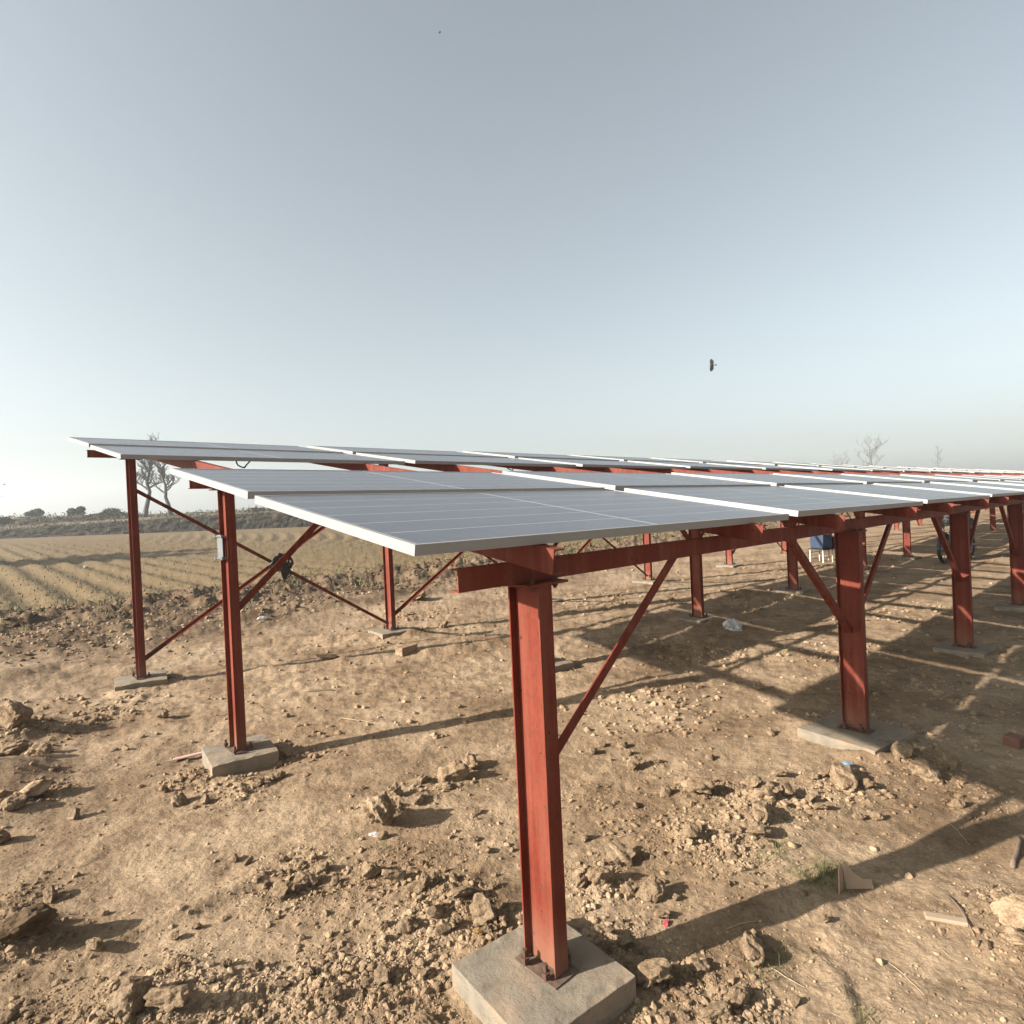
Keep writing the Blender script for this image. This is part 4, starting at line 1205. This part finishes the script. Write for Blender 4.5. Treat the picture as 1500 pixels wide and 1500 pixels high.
for px, py, rad, k in [(1205, 1285, .05, 60), (1190, 1292, .04, 30), (1222, 1283, .03, 25), (1146, 1252, .03, 14), (1130, 1265, .03, 8), (1115, 1425, .03, 8), (1150, 1405, .03, 8), (1225, 1218, .02, 5), (528, 1225, .03, 8), (1257, 1487, .02, 8), (560, 1245, .02, 6)]:
    gx, gy = ground_at(px, py); a = q.normal(size=(k, 2)) * rad; XY.append(a + np.array([[gx, gy]]))
XY = np.concatenate(XY)
blades('grass_tufts', 'small green grass tufts by the cardboard piece and in the rubble', XY[:, 0], XY[:, 1], .012, .045, .0022, 'weed', 15, 0, 5)
# straw bits
P_ = sample_rubble(520, 7, .3, 77, .5)
q = np.random.RandomState(78)
V, F = [], []
Zs = height(P_[:, 0], P_[:, 1]); 
for k in range(len(P_)):
    a = q.normal(1.2, .8); L = q.uniform(.008, .035); w = q.uniform(.0004, .0009)
    dx, dy = math.cos(a), math.sin(a)
    x, y, z = P_[k, 0], P_[k, 1], Zs[k] + .003
    o_ = len(V)
    V += [(x - dx * L - dy * w, y - dy * L + dx * w, z), (x - dx * L + dy * w, y - dy * L - dx * w, z), (x + dx * L, y + dy * L, z + q.uniform(0, .006)), (x, y, z + .003)]
    F += [(o_, o_ + 1, o_ + 2), (o_ + 1, o_ + 2, o_ + 3), (o_, o_ + 3, o_ + 2)]
tag(link('straw_bits', np_mesh('straw_bits', np.array(V), np.array(F), M['wood'])), 'scattered bits of straw on the bare earth', kind='stuff')

# ------------------------------------------------------------------ birds
M['bird'] = simple('dark_plumage', (.006, .005, .005), .8, 0, 3, .3)
def bird(px, py, Y, span, roll, yaw, label):
    p = at_dist(px, py, Y)
    root = empty('bird', p); tag(root, label, 'bird')
    root.matrix_world = Matrix.Translation(p) @ Matrix.Rotation(yaw, 4, 'Z') @ Matrix.Rotation(roll, 4, 'X') @ Matrix.Scale(span, 4)
    mb = MB(); mb.tube([(.24, 0, 0), (.20, 0, .005), (.12, 0, 0), (0, 0, -.01), (-.14, 0, 0), (-.22, 0, 0)], [.006, .032, .045, .055, .035, .012], 8)
    link('body', mb.mesh('body', M['bird'], True), root)
    mb = MB(); mb.prism([(-.20, -.02), (-.20, .02), (-.38, .085), (-.35, 0), (-.38, -.085)], -.004, .004); link('tail', mb.mesh('tail', M['bird']), root)
    for sg in (-1, 1):
        prof = [(.10, .03), (.17, .20), (.17, .34), (.12, .50), (.04, .55), (.00, .48), (-.04, .50), (-.07, .42), (-.12, .40), (-.15, .25), (-.12, .03)]
        prof = [(x, y * sg) for x, y in prof]
        if sg < 0: prof.reverse()
        mb = MB(); mb.prism(prof, -.006, .006, Matrix.Rotation(sg * .22, 4, 'X'))
        link('wing', mb.mesh('wing', M['bird']), root)
bird(1043, 535, 42, .80, 1.30, R(172), 'black kite banking in the sky above the panels')
bird(644, 48, 150, 1.1, .2, R(20), 'tiny bird very high in the sky near the top edge')
bird(7, 710, 120, .9, .2, R(200), 'tiny speck of a bird low in the sky at the left edge')
bird(3, 727, 130, .9, .2, R(160), 'lower of two specks of birds low in the sky at the left edge')

# ------------------------------------------------------------------ haze
HAZE = 0.00115
if HAZE > 0:
    hz = link('haze', MB().box(-540, 540, -540, 540, -1.5, 36.0).mesh('haze'))
    m = bpy.data.materials.new('haze'); m.use_nodes = True
    nt = m.node_tree; nt.nodes.clear()
    oo = nt.nodes.new('ShaderNodeOutputMaterial'); pv = nt.nodes.new('ShaderNodeVolumePrincipled')
    pv.inputs['Color'].default_value = (.86, .92, .97, 1); pv.inputs['Density'].default_value = HAZE; pv.inputs['Anisotropy'].default_value = .35
    nt.links.new(pv.outputs[0], oo.inputs['Volume'])
    hz.data.materials.append(m)
    tag(hz, 'thin dusty haze lying over the plain', kind='stuff')
